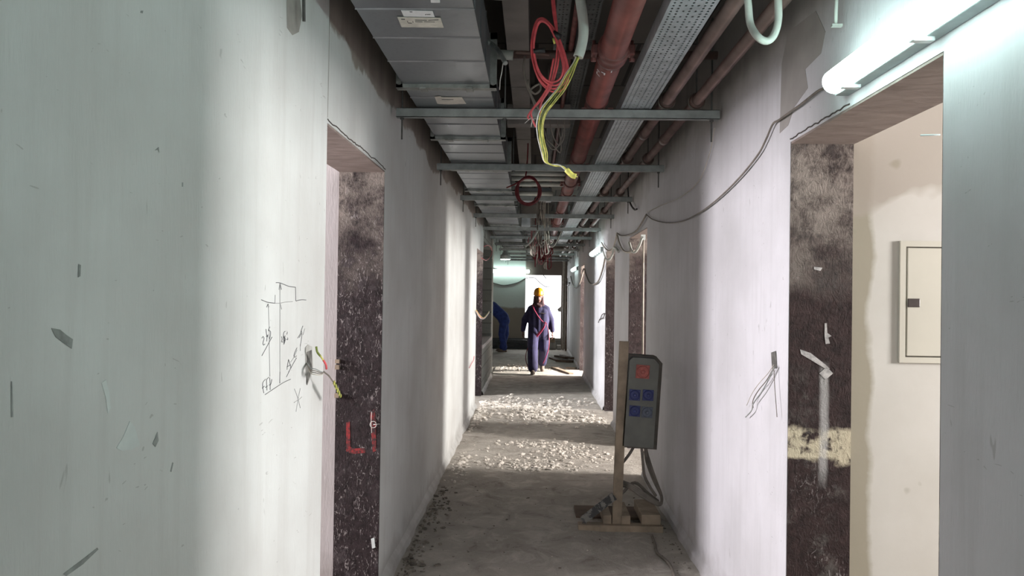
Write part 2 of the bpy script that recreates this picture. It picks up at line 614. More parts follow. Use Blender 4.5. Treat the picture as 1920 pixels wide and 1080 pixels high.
def outer(x0, x1, wins, ya, yb):
    mb = MB()
    y = ya
    for (a, b, *_r) in wins:
        mb.box((x0, y, -.012), (x1, a, ZC))
        mb.box((x0, a, -.012), (x1, b, 1.45))
        mb.box((x0, a, 2.6), (x1, b, ZC))
        y = b
    mb.box((x0, y, -.012), (x1, yb, ZC))
    return mb


struct('wall_outer_right', outer(OXR, OXR + .2, WR, Y0, YE), 'plaster')
struct('wall_outer_left', outer(OXL - .2, OXL, WL, Y0, YE), 'plaster')
# room partitions
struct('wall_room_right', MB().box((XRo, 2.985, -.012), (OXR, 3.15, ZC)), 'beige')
struct('wall_room_left', MB().box((OXL, 3.962, -.012), (XLo, 4.15, ZC)), 'plaster')
pt = MB()
for y in (-.6, 5.2, 7.945, 10.475, 13.2, 16.055):
    pt.box((XRo, y, -.012), (OXR, y + .15, ZC))
struct('wall_partition_right', pt, 'plaster')
pt = MB()
for y in (1.2, 8.4, 11.795):
    pt.box((OXL, y, -.012), (XLo, y + .15, ZC))
struct('wall_partition_left', pt, 'plaster')
# far end wall with the bright doorway
dx0, dx1 = -.24, .84
ew = MB()
ew.box((OXL, YE, -.012), (dx0, YE + .2, ZC)).box((dx1, YE, -.012), (XR, YE + .2, ZC)).box((dx0, YE, 2.2), (dx1, YE + .2, ZC))
struct('wall_end', ew, 'end_wall')
struct('wall_parapet', MB().box((dx0, YE + .02, -.012), (dx1, YE + .2, .30)), 'block')
bk_ = MB()
bk_.box((OXL, Y0 - .2, -.012), (XL + .15, Y0, ZC)).box((XR - .15, Y0 - .2, -.012), (OXR, Y0, ZC)).box((XL, Y0 - .2, 2.6), (XR, Y0, ZC))
struct('wall_back', bk_, 'plaster')

# dark coated jamb faces and lintel soffits
n_trim = 3
for i, (a, b, t) in enumerate(DR):
    mt = 'jamb_right' if i == 0 else 'jamb_far'
    struct('trim_%d' % n_trim, MB().box((XR + .002, b - .006, 0), (XRo, b + .001, t)).box((XR + .002, a - .001, 0), (XRo, a + .006, t)), mt); n_trim += 1
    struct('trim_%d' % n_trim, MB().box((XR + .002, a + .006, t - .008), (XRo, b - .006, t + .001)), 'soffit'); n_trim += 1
for i, (a, b, t) in enumerate(DL):
    struct('trim_%d' % n_trim, MB().box((XLo, b - .006, 0), (XL - .002, b + .001, t)).box((XLo, a - .001, 0), (XL - .002, a + .006, t)), 'jamb_left'); n_trim += 1
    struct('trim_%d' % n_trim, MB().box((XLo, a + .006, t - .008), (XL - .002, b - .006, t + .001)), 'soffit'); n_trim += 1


# rough plaster lips along the foot of the walls
def lip(x, sgn, spans):
    mb = MB()
    for (a, b) in spans:
        k = max(2, int((b - a) / .06))
        rows = []
        for i in range(k + 1):
            y = a + (b - a) * i / k
            w = .022 + .012 * noise.noise((y * 3, x, 0)) + .006 * noise.noise((y * 11, x, 4))
            h = .075 + .02 * noise.noise((y * 2, x, 9))
            rows.append([mb.bm.verts.new(p) for p in ((x - sgn * .003, y, -.01), (x + sgn * w * 1.5, y, -.01), (x + sgn * w, y, h * .55), (x - sgn * .003, y, h))])
        for p, q in zip(rows, rows[1:]):
            for j in range(3):
                mb.bm.faces.new((p[j], p[j + 1], q[j + 1], q[j]))
    return mb


struct('baseboard_left', lip(XL, 1, [(0, 2.84), (3.96, 10.47), (11.79, 14.5)]), 'wall_left')
struct('baseboard_right', lip(XR, -1, [(0, 1.878), (2.983, 6.7), (7.94, 9.32), (10.47, 14.9), (16.05, 22.4)]), 'wall_right')

# ------------------------------------------------------------------ ceiling services
ZB = 2.615   # top of hanger bars
BARS = [4.08, 5.80, 7.66, 9.35, 11.2, 12.9, 14.6, 16.3, 18.0, 19.7, 21.2]
ORD = ['nearest', 'second', 'third', 'fourth', 'fifth', 'sixth', 'seventh', 'eighth', 'ninth', 'tenth', 'eleventh']
for i, y in enumerate(BARS):
    t = thing('hanger_bar', ((XL + XR) / 2, y, ZB - .05),
              ('nearest grey steel hanger bar crossing the corridor under duct and red pipe' if i == 0 else
               '%s grey steel hanger bar from the camera, crossing under the ceiling pipes' % ORD[i]),
              'hanger bar', 'steel hanger bars under the services')
    a, b = XL + .035, XR - .015
    mb = MB()
    # U channel
    mb.box((a, y - .021, ZB - .05), (b, y - .018, ZB)).box((a, y + .018, ZB - .05), (b, y + .021, ZB))
    mb.box((a, y - .021, ZB - .05), (b, y + .021, ZB - .047))
    mb.box((a, y - .021, ZB - .003), (b, y - .009, ZB)).box((a, y + .009, ZB - .003), (b, y + .021, ZB))
    mb.build('channel', 'strut', t)
    for x in (a + .03, b - .04, -.17):
        zlo = ZB - .17 if x != -.17 else ZB - .06
        MB().tube([(x, y, zlo), (x, y, ZC)], .005, 6, False).build('rod', 'rod', t)
        MB().lathe([(.011, 0), (.011, .009)], (x, y, ZB - .06), n=6, smooth=False).build('nut', 'rod', t)

# main duct: sections between flanges
DX0, DX1, DZ0, DZ1 = -.652, -.226, ZB + .005, ZB + .225
t = thing('air_duct', ((DX0 + DX1) / 2, 3, DZ0), 'long rectangular galvanised air duct along left side of the ceiling', 'duct')
FL = [1.23 + 1.205 * k for k in range(14)]
for k in range(len(FL) - 1):
    a, b = FL[k] + .002, FL[k + 1] - .002
    mb = MB()
    # skin as beaded strips
    yy = a
    rows = []
    nb = 4
    for j in range(nb + 1):
        y = a + (b - a) * j / nb - (.08 if 0 < j < nb else 0)
        offs = [(0, 0)] if j in (0, nb) else [(-.006, 0), (0, .004), (.006, 0)]
        for dy, e in offs:
            rows.append([mb.bm.verts.new(p) for p in ((DX0 - e, y + dy, DZ0 - e), (DX1 + e, y + dy, DZ0 - e), (DX1 + e, y + dy, DZ1 + e), (DX0 - e, y + dy, DZ1 + e))])
    for p, q in zip(rows, rows[1:]):
        for c_ in range(4):
            mb.bm.faces.new((p[c_], p[(c_ + 1) % 4], q[(c_ + 1) % 4], q[c_]))
    mb.build('duct_section', 'duct', t)
for k, y in enumerate(FL):
    g = .032
    mb = MB()
    for s_ in (-1, 1):
        ya, yb = (y - .026, y - .002) if s_ < 0 else (y + .002, y + .026)
        z0, z1 = DZ0 + .0, DZ1
        mb.box((DX0 - g, ya, DZ0 - .018), (DX1 + g, yb, DZ0))
        mb.box((DX0 - g, ya, DZ1), (DX1 + g, yb, DZ1 + g))
        mb.box((DX0 - g, ya, DZ0 - .018), (DX0, yb, DZ1 + g))
        mb.box((DX1, ya, DZ0 - .018), (DX1 + g, yb, DZ1 + g))
    fl = mb.build('flange', 'duct_flange', t)
    for x in (DX0 + .1, DX1 - .1):
        MB().box((x - .018, y - .034, DZ0 - .024), (x + .018, y + .034, DZ0 - .012), bev=.003).build('cleat', 'duct_flange', fl)
    for x in (DX0 - .016, DX1 + .016):
        MB().lathe([(.012, 0), (.012, .016)], (x, y - .026, DZ0 + .005), axis=(0, -1, 0), n=6, smooth=False).build('corner_bolt', 'duct_flange', fl)


def on_duct(px, py):
    return PZ(px, py, DZ0 - .002)


def sticker(name, pix, mat, parent, ink):
    st = MB().poly([on_duct(*p) for p in pix], (0, 0, -1), .002).build(name, mat, parent)
    mb = MB()
    for (a, b, w) in ink:
        mb.poly([Vector((0, 0, -.0022)) + on_duct(*q) for q in ((a[0], a[1]), (b[0], b[1]), (b[0] + .4, b[1] + w), (a[0] + .4, a[1] + w))], (0, 0, -1), .0006)
    mb.build('printing', 'ink', st)
    return st


sticker('sticker', [(752, 19), (811, 20), (815, 31), (757, 30)], 'paper', t,
        [((768, 20.3), (773, 20.4), 1.2), ((797, 26), (799, 25), 1.2), ((800, 25.6), (807, 25.4), .8)])
sticker('sticker', [(745, 31.5), (826, 33), (832, 51), (753, 50)], 'paper_cream', t,
        [((752, 34), (759, 34.2), 1.6), ((763.5, 38), (764.5, 38), 3), ((765, 41.4), (772, 41.7), 1), ((773.5, 38.5), (774.6, 38.5), 3),
         ((778, 36), (800, 36.4), 1), ((803, 36.4), (822, 35.6), 1), ((778, 39), (792, 39.3), .9), ((795, 39.2), (815, 39.6), .9)])
sticker('sticker', [(815, 181), (826, 180), (828, 182), (866, 182), (874, 194), (840, 195), (820, 194)], 'paper_cream', t, [((828, 185), (850, 185.5), .9)])
MB().poly([on_duct(807, -6), on_duct(824, -6), on_duct(825, 3), on_duct(808, 3)], (0, 0, -1), .004).build('tape_patch', 'paper', t)
# stub bracket from duct side and its wire
t2 = thing('duct_strap', (DX1 + .02, 3.3, 2.75), 'short bent grey strap hooked on right side of the duct', 'strap')
MB().tube([Vector((DX1 - .04, 3.45, DZ1 - .04)), Vector((DX1 + .01, 3.45, PY(921, 82, 3.45).z)), PY(921, 82, 3.45), PY(932, 92, 3.4), PY(940, 104, 3.36), PY(948, 119, 3.33)], .011, 8).build('strap', 'duct_flange', t2)
MB().tube([PY(943, 119, 3.33), PY(941, 135, 3.33), PY(938, 150, 3.34), PY(937, 168, 3.4)], .002, 5).build('wire', 'white_wire', t2)

# upper pale duct behind, higher up
t = thing('upper_duct', (-.14, 3, 2.9), 'pale grey board duct running high behind the galvanised duct', 'duct')
for k in range(9):
    a = 1.5 + k * 1.55
    MB().box((-.155, a, 2.88), (-.04, a + 1.535, 3.10)).build('duct_section', 'duct_pale', t)
# round grey vessel tip seen beside the duct at the top of the frame
mb = MB().lathe([(.0, 0), (.07, .004), (.1, .02), (.105, .05), (.105, .2)], (-.135, 2.62, 2.66), n=28)
tag(mb.build('ceiling_canister', 'duct_flange'), 'round grey metal drum tip beside the duct at top edge', 'drum')

# big red pipe
t = thing('fire_main_pipe', (.334, 3, ZB + .062), 'thick red painted steel pipe running down the middle ceiling', 'pipe')
PR = .058
zc_ = ZB + PR + .003
MB().tube([(.334, .8, zc_), (.334, 20.5, zc_)], PR, 28, False).build('pipe_run', 'red_pipe', t)
for y in (1.55, 3.28, 7.05, 10.9, 14.7, 18.4):
    cp = MB().lathe([(PR, -.06), (PR + .012, -.058), (PR + .014, -.03), (PR + .009, -.02), (PR + .009, .02), (PR + .014, .03), (PR + .012, .058), (PR, .06)], (.334, y, zc_), axis=(0, 1, 0), n=28).build('coupling', 'red_fit', t)
    for s_ in (-1, 1):
        mb = MB()
        mb.box((.334 + s_ * (PR + .022) - .014, y - .03, zc_ - .022), (.334 + s_ * (PR + .022) + .014, y + .03, zc_ + .022), bev=.005)
        mb.tube([(.334 + s_ * (PR + .026), y, zc_ - .045), (.334 + s_ * (PR + .026), y, zc_ + .045)], .007, 8, False)
        mb.lathe([(.012, 0), (.012, .012)], (.334 + s_ * (PR + .026), y, zc_ - .046), n=6, smooth=False)
        mb.build('bolt_lug', 'red_fit', cp)
for y in BARS[:9]:
    mb = MB()
    mb.lathe([(PR + .004, -.014), (PR + .006, 0), (PR + .004, .014)], (.334, y, zc_), axis=(0, 1, 0), n=28)
    for s_ in (-1, 1):
        mb.box((.334 + s_ * (PR + .014) - .014, y - .014, zc_ - PR - .001), (.334 + s_ * (PR + .014) + .014, y + .014, zc_ - PR + .006))
    mb.build('pipe_clamp', 'red_fit', t)
# white paint marks on the pipe
mb = MB()
for (px, py, w, h) in ((1120, 134, 2, 8), (1122, 132, 7, 2), (1122, 140, 7, 2), (1131, 136, 8, 2), (1134, 137, 2.5, 8), (1147, 133, 2, 7), (1150, 130, 4, 2)):
    d = ray(px, py)
    # hit the cylinder
    ox, oz = CAM.x - .334, CAM.z - zc_
    A = d.x ** 2 + d.z ** 2
    B = 2 * (ox * d.x + oz * d.z)
    Cc = ox ** 2 + oz ** 2 - (PR + .001) ** 2
    D = B * B - 4 * A * Cc
    if D <= 0:
        continue
    tt = (-B - math.sqrt(D)) / (2 * A)
    p = CAM + d * tt
    nr = Vector((p.x - .334, 0, p.z - zc_)).normalized()
    sx_ = w * p.y / F
    sy_ = h * 1.5 * p.y / F
    tan = Vector((nr.z, 0, -nr.x)).normalized()
    mb.poly([p - tan * sx_ / 2, p + tan * sx_ / 2, p + tan * sx_ / 2 + Vector((0, sy_, 0)), p - tan * sx_ / 2 + Vector((0, sy_, 0))], nr, .001)
mb.build('paint_mark', 'paper', t)


def perforated_tray(name, x0, x1, z, ya, yb, rows, pitch, side, mat, label, th=.0015, hr=.0092):
    t = thing(name, ((x0 + x1) / 2, ya, z), label, 'cable tray')
    seg = 2.4
    y = ya
    while y < yb - .01:
        y2 = min(y + seg, yb)
        mb = MB()
        bm = mb.bm
        nyy = int((y2 - y) / pitch)
        cw = (x1 - x0 - .012) / rows
        vc = {}

        def vv(x, yv):
            k = (round(x, 4), round(yv, 4))
            if k not in vc:
                vc[k] = bm.verts.new((x, yv, z))
            return vc[k]
        for i in range(rows):
            for j in range(nyy):
                cx = x0 + .006 + cw * (i + .5)
                cy = y + pitch * (j + .5)
                hx, hy = cw / 2, pitch / 2
                out = [vv(cx + a * hx, cy + b * hy) for a, b in ((-1, -1), (0, -1), (1, -1), (1, 0), (1, 1), (0, 1), (-1, 1), (-1, 0))]
                if (i in (2, rows - 3)) and j % 2:
                    bm.faces.new(out[::-1])
                    continue
                rx = min(hr * .52, hx * .5)
                ry = min(hr, hy * .62)
                inn = [bm.verts.new((cx + rx * math.cos(a), cy + ry * math.sin(a), z)) for a in [math.radians(-135 + 45 * q) for q in range(8)]]
                for q in range(8):
                    bm.faces.new((out[(q + 1) % 8], out[q], inn[q], inn[(q + 1) % 8]))
                lip_ = [bm.verts.new(v.co + Vector((0, 0, th * 1.5))) for v in inn]
                for q in range(8):
                    bm.faces.new((inn[q], inn[(q + 1) % 8], lip_[(q + 1) % 8], lip_[q]))
        ye = y + nyy * pitch
        for xa, xb in ((x0, x0 + .0065), (x1 - .0065, x1)):
            mb.box((xa, y, z - .0005), (xb, ye, z + .0015))
        for xa in (x0, x1 - .0015):
            mb.box((xa, y, z), (xa + .0015, ye, z + side))
        mb.box((x0, y, z + side), (x0 + .012, ye, z + side + .0015)).box((x1 - .012, y, z + side), (x1, ye, z + side + .0015))
        mb.build('tray_length', mat, t)
        y = ye + .002
    return t


perforated_tray('cable_tray', .460, .626, ZB + .006, 1.0, 15.0, 7, .026, .06, 'tray', 'wide perforated galvanised cable tray right of the red pipe')
perforated_tray('cable_tray', .09, .155, 2.94, 1.8, 9.0, 3, .03, .04, 'tray_dark', 'narrow dark perforated tray high between pale duct and conduit')
perforated_tray('cable_tray', .205, .30, 2.94, 1.8, 9.0, 4, .03, .04, 'tray_dark', 'dark perforated tray high up behind the thick red pipe')
tag(MB().tube([(.18, 1.8, 2.9), (.18, 9, 2.9)], .014, 10, False).build('slim_pipe', 'red_fit'), 'slim dark red pipe high between the two dark trays', 'pipe')

# two slim brown pipes on the right
for x, r, lab in ((.712, .030, 'slim brown pipe next to the perforated tray'), (.872, .028, 'slim brown pipe nearest the right wall')):
    t = thing('branch_pipe', (x, 3, ZB + .04), lab, 'pipe', None)
    z = ZB + r + .022
    MB().tube([(x, .9, z), (x, 20, z)], r, 20, False).build('pipe_run', 'brown_pipe', t)
    for y in (2.35, 4.9, 8.1, 11.9, 15.5):
        MB().lathe([(r, -.035), (r + .006, -.033), (r + .006, .033), (r, .035)], (x, y + (x - .7), z), axis=(0, 1, 0), n=20).build('socket', 'brown_pipe', t)
    for y in BARS[:8]:
        cl = MB()
        pts = [(x + (r + .016) * math.cos(a), y - .001, z + (r + .016) * math.sin(a)) for a in [math.pi * 2 * q / 16 for q in range(17)]]
        cl.tube(pts, .004, 6, False)
        cl.build('pipe_ring', 'clamp', t)
        MB().lathe([(r + .001, -.03), (r + .013, -.028), (r + .013, .028), (r + .001, .03)], (x, y, z), axis=(0, 1, 0), n=20).build('rubber_sleeve', 'brown_dark', t)
        MB().tube([(x, y, z + r + .016), (x, y, ZC)], .004, 6, False).build('rod', 'rod', t)

# crossing pipes and conduits above
def cross(name, x0, x1, y, z, r, mat, lab, cat='pipe', fit=True):
    t = thing(name, ((x0 + x1) / 2, y, z), lab, cat)
    MB().tube([(x0, y, z), (x1, y, z)], r, 14, False).build('pipe_run', mat, t)
    if fit:
        MB().lathe([(r * 1.35, -.04), (r * 1.35, .04)], (x0 + .1, y, z), axis=(1, 0, 0), n=14).build('sleeve', 'conduit_grey' if 'brown' in mat else mat, t)
    return t


cross('crossing_pipe', -.62, .95, 3.95, 2.875, .022, 'brown_dark', 'dark brown pipe crossing corridor above the nearest hanger bar')
MB_ = MB().tube([PY(922, 101, 3.7), PY(962, 104, 3.7)], .024, 14, False)
tag(MB_.build('pipe_sleeve', 'conduit_grey'), 'short grey pipe sleeve poking out beside the duct above red coil', 'sleeve')
tag(MB().tube([PY(964, 98, 3.72), PY(990, 99, 3.72), PY(1030, 102, 3.72)], .009, 8).build('brown_stub_pipe', 'brown_dark'), 'thin brown stub pipe passing behind the red cable coil', 'pipe')
cross('crossing_pipe', -.1, .98, 3.2, 2.95, .024, 'brown_pipe', 'brown pipe crossing high above the slim pipes near top edge', fit=False)
for k, y in enumerate((6.75, 6.98, 7.25)):
    cross('crossing_conduit', -.22, .30, y, 2.70 - .012 * k, .022, 'conduit', ['nearest', 'middle', 'farthest'][k] + ' of three pale conduits crossing behind dark red coil', 'conduit', False)
cross('crossing_conduit', -.2, .2, 8.25, 2.72, .025, 'conduit', 'pale silver conduit crossing left of red pipe below the coil', 'conduit', False)
for k, (y, z, w, x1) in enumerate(((5.15, 2.78, .12, .24), (8.9, 2.74, .3, .2), (10.2, 2.70, .22, .16))):
    tag(MB().box((-.2, y, z), (x1, y + w, z + .14), bev=.004).build('branch_duct', 'duct_pale' if k != 1 else 'duct'),
        ['pale branch duct crossing behind the hanging yellow wires', 'shiny branch duct crossing beyond the third hanger bar', 'pale branch duct crossing beyond the fourth hanger bar'][k], 'duct')
tag(MB().box((-.19, 10.95, ZB + .002), (-.06, 11.22, ZB + .12), bev=.004).build('junction_box', 'tray'), 'pale bluish metal box beside the duct at fifth bar', 'junction box')
for k in range(12):
    y = 11.8 + k * .82
    x1 = [.35, .6, .2, .9, .5, .3][k % 6]
    tag(MB().box((-.20 + .03 * (k % 3), y, ZB - .0 + .035 * (k % 4) + .05), (x1, y + .05, ZB + .035 * (k % 4) + .09)).box((x1 - .03, y + .01, ZB + .035 * (k % 4) + .09), (x1, y + .04, ZC)).build('support_rail', 'strut'),
        ['first', 'second', 'third', 'fourth', 'fifth', 'sixth', 'seventh', 'eighth', 'ninth', 'tenth', 'eleventh', 'farthest'][k] + ' pale cross rail above the far hanger bars, counted from the camera', 'rail', 'far support rails')

# ------------------------------------------------------------------ hanging conduit with yellow-green wires
t = thing('hanging_conduit', PY(1075, -20, 2.9), 'pale green flexible conduit hanging with yellow-green wires from its end', 'conduit')
cp = [PY(1080, -90, 3.0), PY(1083, -30, 3.0), PY(1088, 0, 3.0), PY(1093, 35, 3.0), PY(1094, 65, 3.0), PY(1089, 92, 3.0), PY(1084, 107, 3.0)]
MB().tube(cp, .0205, 18).build('conduit', 'conduit', t)
MB().lathe([(.0155, -.002), (.0158, .0)], cp[-1], axis=(cp[-1] - cp[-2]).normalized(), n=18).build('conduit_mouth', 'tape', t)
wire = [(1084, 105), (1077, 120), (1066, 140), (1052, 166), (1035, 188), (1020, 208), (1013, 232), (1014, 258), (1020, 285), (1023, 303), (1035, 309), (1052, 311), (1063, 320), (1074, 330), (1081, 331)]
WM = ['white_wire', 'yellow_wire', 'green_wire', 'yellow_wire', 'yellow_wire']
for k in range(5):
    off = (k - 2) * 1.3
    pts = []
    for i, (px, py) in enumerate(wire):
        sp = 1.0 if 1 < i < 9 else .55
        if i > 11:
            sp = .35
        w_ = math.sin(i * .9 + k * 1.3) * 1.2
        pts.append(PY(px + off * 2.3 * sp + w_ * .6, py + off * .9 * sp + w_ * .4, 3.0 + .008 * math.sin(k * 2 + i)))
    MB().tube(pts, .0026, 6, True, 4).build('wire', WM[k], t)
MB().tube([PY(1062, 318, 2.997), PY(1072, 328, 2.995), PY(1080, 331, 2.995)], .011, 8).build('taped_end', 'yellow_wire', t)

# red cable coil
t = thing('red_cable_coil', PY(1027, 100, 3.2), 'bright red cable coil tied with black tape hanging beside pale conduit', 'cable coil')
loop = [(1043, 66), (1033, 48), (1020, 36), (1009, 38), (1002, 55), (998, 82), (1000, 108), (1007, 134), (1018, 152), (1034, 163), (1050, 160), (1060, 146), (1061, 125), (1055, 98), (1048, 78), (1044, 66)]
for k in range(6):
    pts = []
    for i, (px, py) in enumerate(loop):
        cx, cy = 1030, 95
        s_ = 1 + (k - 3) * .045
        pts.append(PY(cx + (px - cx) * s_ + (k % 3 - 1) * 1.6, cy + (py - cy) * (s_ if py > 60 else 1 + (k - 3) * .02) + (k % 2) * 3, 3.2 + .006 * (k - 3)))
    MB().tube(pts, 0.0044, 7, True, 4).build('loop', 'red_cable', t)
for k in range(3):
    MB().tube([PY(1033 + k * 2, -40, 3.2), PY(1035 + k * 2, 0, 3.2), PY(1038 + k * 2, 30, 3.2), PY(1042 + k, 52, 3.2), PY(1044, 70, 3.2)], 0.0044, 7).build('lead', 'red_cable', t)
for pp in ([(1046, 80), (1042, 115), (1036, 145), (1028, 168), (1015, 187), (1000, 203), (990, 218), (993, 224)],
           [(1050, 84), (1046, 120), (1038, 150), (1029, 170), (1018, 186), (1013, 200), (1013, 217)],
           [(1038, 110), (1032, 140), (1026, 165), (1010, 190), (996, 210), (1000, 228), (1005, 238)]):
    MB().tube([PY(a, b, 3.19) for a, b in pp], 0.0044, 7).build('lead', 'red_cable', t)
MB().tube([PY(1036, 63, 3.195), PY(1050, 72, 3.195)], .017, 10, False).build('tape_band', 'tape', t)
MB().tube([PY(1000, 96, 3.18), PY(1022, 94, 3.18)], .011, 8, False).build('tape_band', 'tape', t)
MB().tube([PY(1037, 72, 3.18), PY(1040, 82, 3.18)], .005, 6, False).build('yellow_tag', 'yellow_wire', t)
mb = MB()
for (a, b) in (((994, 222), (984, 231)), ((998, 224), (996, 238)), ((995, 220), (1002, 226))):
    mb.tube([PY(*a, 3.18), PY(*b, 3.18)], .0012, 5, False)
mb.build('bare_strands', 'white_wire', t)

# dark red coil further along
t = thing('dark_red_cable_coil', PY(990, 357, 6.3), 'dark red cable coil hanging beyond the second hanger bar', 'cable coil')
for k in range(7):
    pts = []
    for i in range(15):
        a = 2 * math.pi * i / 14 + k
        pts.append(PY(990 + (20 + (k % 3) * 1.7) * math.cos(a) + (k % 2) * 1.4, 357 + (24 + (k % 4)) * math.sin(a) + (k % 3) * 1.2, 6.3 + .008 * (k - 3)))
    MB().tube(pts, .0052, 7, True, 3).build('loop', 'dark_red_cable', t)
MB().tube([PY(950, 352, 6.2), PY(966, 345, 6.25), PY(980, 336, 6.3), PY(992, 332, 6.3)], .006, 7).build('lead', 'dark_red_cable', t)
MB().tube([PY(985, 334, 6.3), PY(988, 312, 6.3), PY(990, 270, 6.3), PY(990, 210, 6.3)], .006, 7).build('lead', 'dark_red_cable', t)
MB().tube([PY(1002, 372, 6.29), PY(1008, 374, 6.29)], .014, 8, False).build('tape_band', 'tape', t)

# grey loops behind the yellow wires
t = thing('grey_wire_loops', PY(1045, 240, 4.6), 'thin grey wire loops dangling between the first two hanger bars', 'wires')
for pp in ([(1028, 120), (1030, 205), (1032, 235), (1040, 262), (1050, 272), (1058, 255), (1058, 225), (1055, 205)],
           [(1040, 205), (1047, 240), (1052, 270), (1051, 286), (1045, 282), (1036, 272), (1026, 262), (1020, 240)],
           [(1022, 262), (1035, 280), (1046, 275), (1052, 262), (1057, 240)]):
    MB().tube([PY(a, b, 4.5) for a, b in pp], .0035, 6).build('loop', 'grey_cable', t)
t = thing('pale_wire_loop', PY(1000, 160, 3.9), 'pale wire loop hanging behind the bright red coil', 'wires')
for pp in ([(990, 150), (992, 165), (1003, 176), (1013, 168), (1012, 158), (1002, 162), (994, 172), (1002, 190), (1010, 205)],
           [(984, 105), (982, 130), (988, 160), (996, 180), (1004, 200)]):
    MB().tube([PY(a, b, 3.9) for a, b in pp], .006, 7).build('loop', 'grey_cable', t)

# big tangled bundles at the far ceiling
def tangle(cx, top, bot, wpx, Y, n, mats, r, label, seed):
    random.seed(seed)
    t = thing('cable_tangle', PY(cx, top, Y), label, 'cable bundle')
    for k in range(n):
        x = cx + random.uniform(-.5, .5) * wpx
        w1 = random.uniform(-.30, .30) * wpx
        w2 = w1 + random.uniform(-.25, .25) * wpx
        lo = top + (bot - top) * random.uniform(.5, 1)
        hi = top + (lo - top) * random.uniform(0, .55)
        m_ = (top + lo) / 2
        if k == 0:
            pts = [Vector((PY(x, top, Y).x, Y, ZC))]
        else:
            pts = []
        pts += [PY(x, top, Y), PY(x + w1 * .1 + random.uniform(-2, 2), m_, Y + random.uniform(-.1, .1)), PY(x + w1 * .35, lo - 3, Y), PY(x + w1 * .6, lo, Y + random.uniform(-.1, .1)), PY(x + w1, lo - 5, Y)]
        pts += [PY(x + w2 + random.uniform(-2, 2), (lo + hi) / 2, Y + random.uniform(-.1, .1)), PY(x + w2, hi, Y)]
        if k % 3 == 0:
            pts += [PY(x + w2 * .5, hi + 2, Y), PY(x + w2 * .2, (lo + hi) / 2, Y - .05), PY(x + w2 * .3, lo + random.uniform(-4, 6), Y - .1)]
        MB().tube(pts, r, 6, True, 4).build('cable', mats[k % len(mats)], t)
    return t


tangle(1014, 375, 440, 14, 8.8, 7, ['grey_cable', 'dark_cable', 'pale_cable'], .006, 'thin dark and grey cables dangling near the fourth hanger bar', 1)
tangle(1012, 425, 484, 34, 11.5, 15, ['pale_cable', 'grey_cable', 'dusty_pink', 'grey_cable'], .0085, 'grey and pink cables tangled above the walking worker', 2)
tangle(1012, 450, 506, 32, 13.3, 22, ['dark_red_cable', 'dusty_pink', 'dark_red_cable', 'dark_red_cable', 'pale_cable'], .010, 'dark red cable tangle, lowest of the bundles above the worker', 3)
random.seed(7)
tag(MB().tube([PY(1012, 488, 13.3), PY(1017, 512, 13.6), PY(1024, 522, 13.6)], .007, 6).build('cable_tail', 'grey_cable'), 'thin grey cable tail dangling in front of the bright doorway top', 'cable')
tag(MB().tube([PY(1024, 450, 12), PY(1036, 463, 12), PY(1050, 440, 12), PY(1054, 425, 12)], .012, 8).build('cable_loop', 'grey_cable'), 'grey cable loop sagging right of the tangled bundle', 'cable')
tag(MB().tube([PY(985, 462, 11.4), PY(996, 452, 11.4), PY(1008, 432, 11.4)], .018, 8).build('conduit_stub', 'conduit_grey'), 'short pale conduit stub angled into the cable tangle', 'conduit')

# flexible conduit loop at top right
t = thing('conduit_loop', PX(1440, 0, .9), 'pale flexible conduit loop hanging over slim brown pipe', 'conduit')
MB().tube([PY(1398, -40, 2.55), PY(1403, 10, 2.55), PY(1407, 45, 2.55), (PY(1420, 68, 2.5)), PY(1436, 77, 2.5), PY(1450, 68, 2.5), PY(1459, 40, 2.5), PY(1459, 0, 2.5), PY(1457, -40, 2.5)], .0125, 14).build('conduit', 'conduit', t)

# rods poking down the walls at the top
t = thing('wall_rod', PX(1568, 0, XR - .03), 'white painted rod hanging on right wall above the lamp', 'rod')
MB().tube([PX(1570, -40, XR - .03), PX(1567, 46, XR - .03)], .006, 8, False).build('rod', 'conduit', t)
MB().box(PX(1567, 48, XR - .03) - Vector((.014, .007, .004)), PX(1567, 48, XR - .03) + Vector((.02, .007, .004))).build('foot', 'conduit', t)
tag(MB().tube([PX(569, -40, XL + .03), PX(570, 40, XL + .03)], .0055, 8, False).build('wall_rod', 'rod'), 'dark threaded rod hanging on left wall at top edge', 'rod')

# ------------------------------------------------------------------ wall lamps
def lamp(y0, y1, x, z, label, mat='tube', sgn=-1):
    t = thing('fluorescent_lamp', (XR, y0, z), label, 'lamp', 'wall fluorescent lamps')
    MB().box((XR - .045, y0 - .01, z - .035), (XR, y1 + .01, z + .035), bev=.004).build('lamp_body', 'lamp_tray', t)
    R_ = .038
    xx = XR - .062
    prof = [(.004, 0), (R_ * .7, .006), (R_, .03), (R_, y1 - y0 - .03), (R_ * .7, y1 - y0 - .006), (.004, y1 - y0)]
    MB().lathe(prof, (xx, y0, z), axis=(0, 1, 0), n=20).build('diffuser', mat, t)
    n_ = max(2, int((y1 - y0) / .33))
    for k in range(n_):
        y = y0 + .12 + (y1 - y0 - .24) * k / (n_ - 1)
        MB().box((XR - .075, y - .012, z - .046), (XR - .02, y + .012, z - .03), bev=.003).build('clip', 'clear_clip', t)
    return t


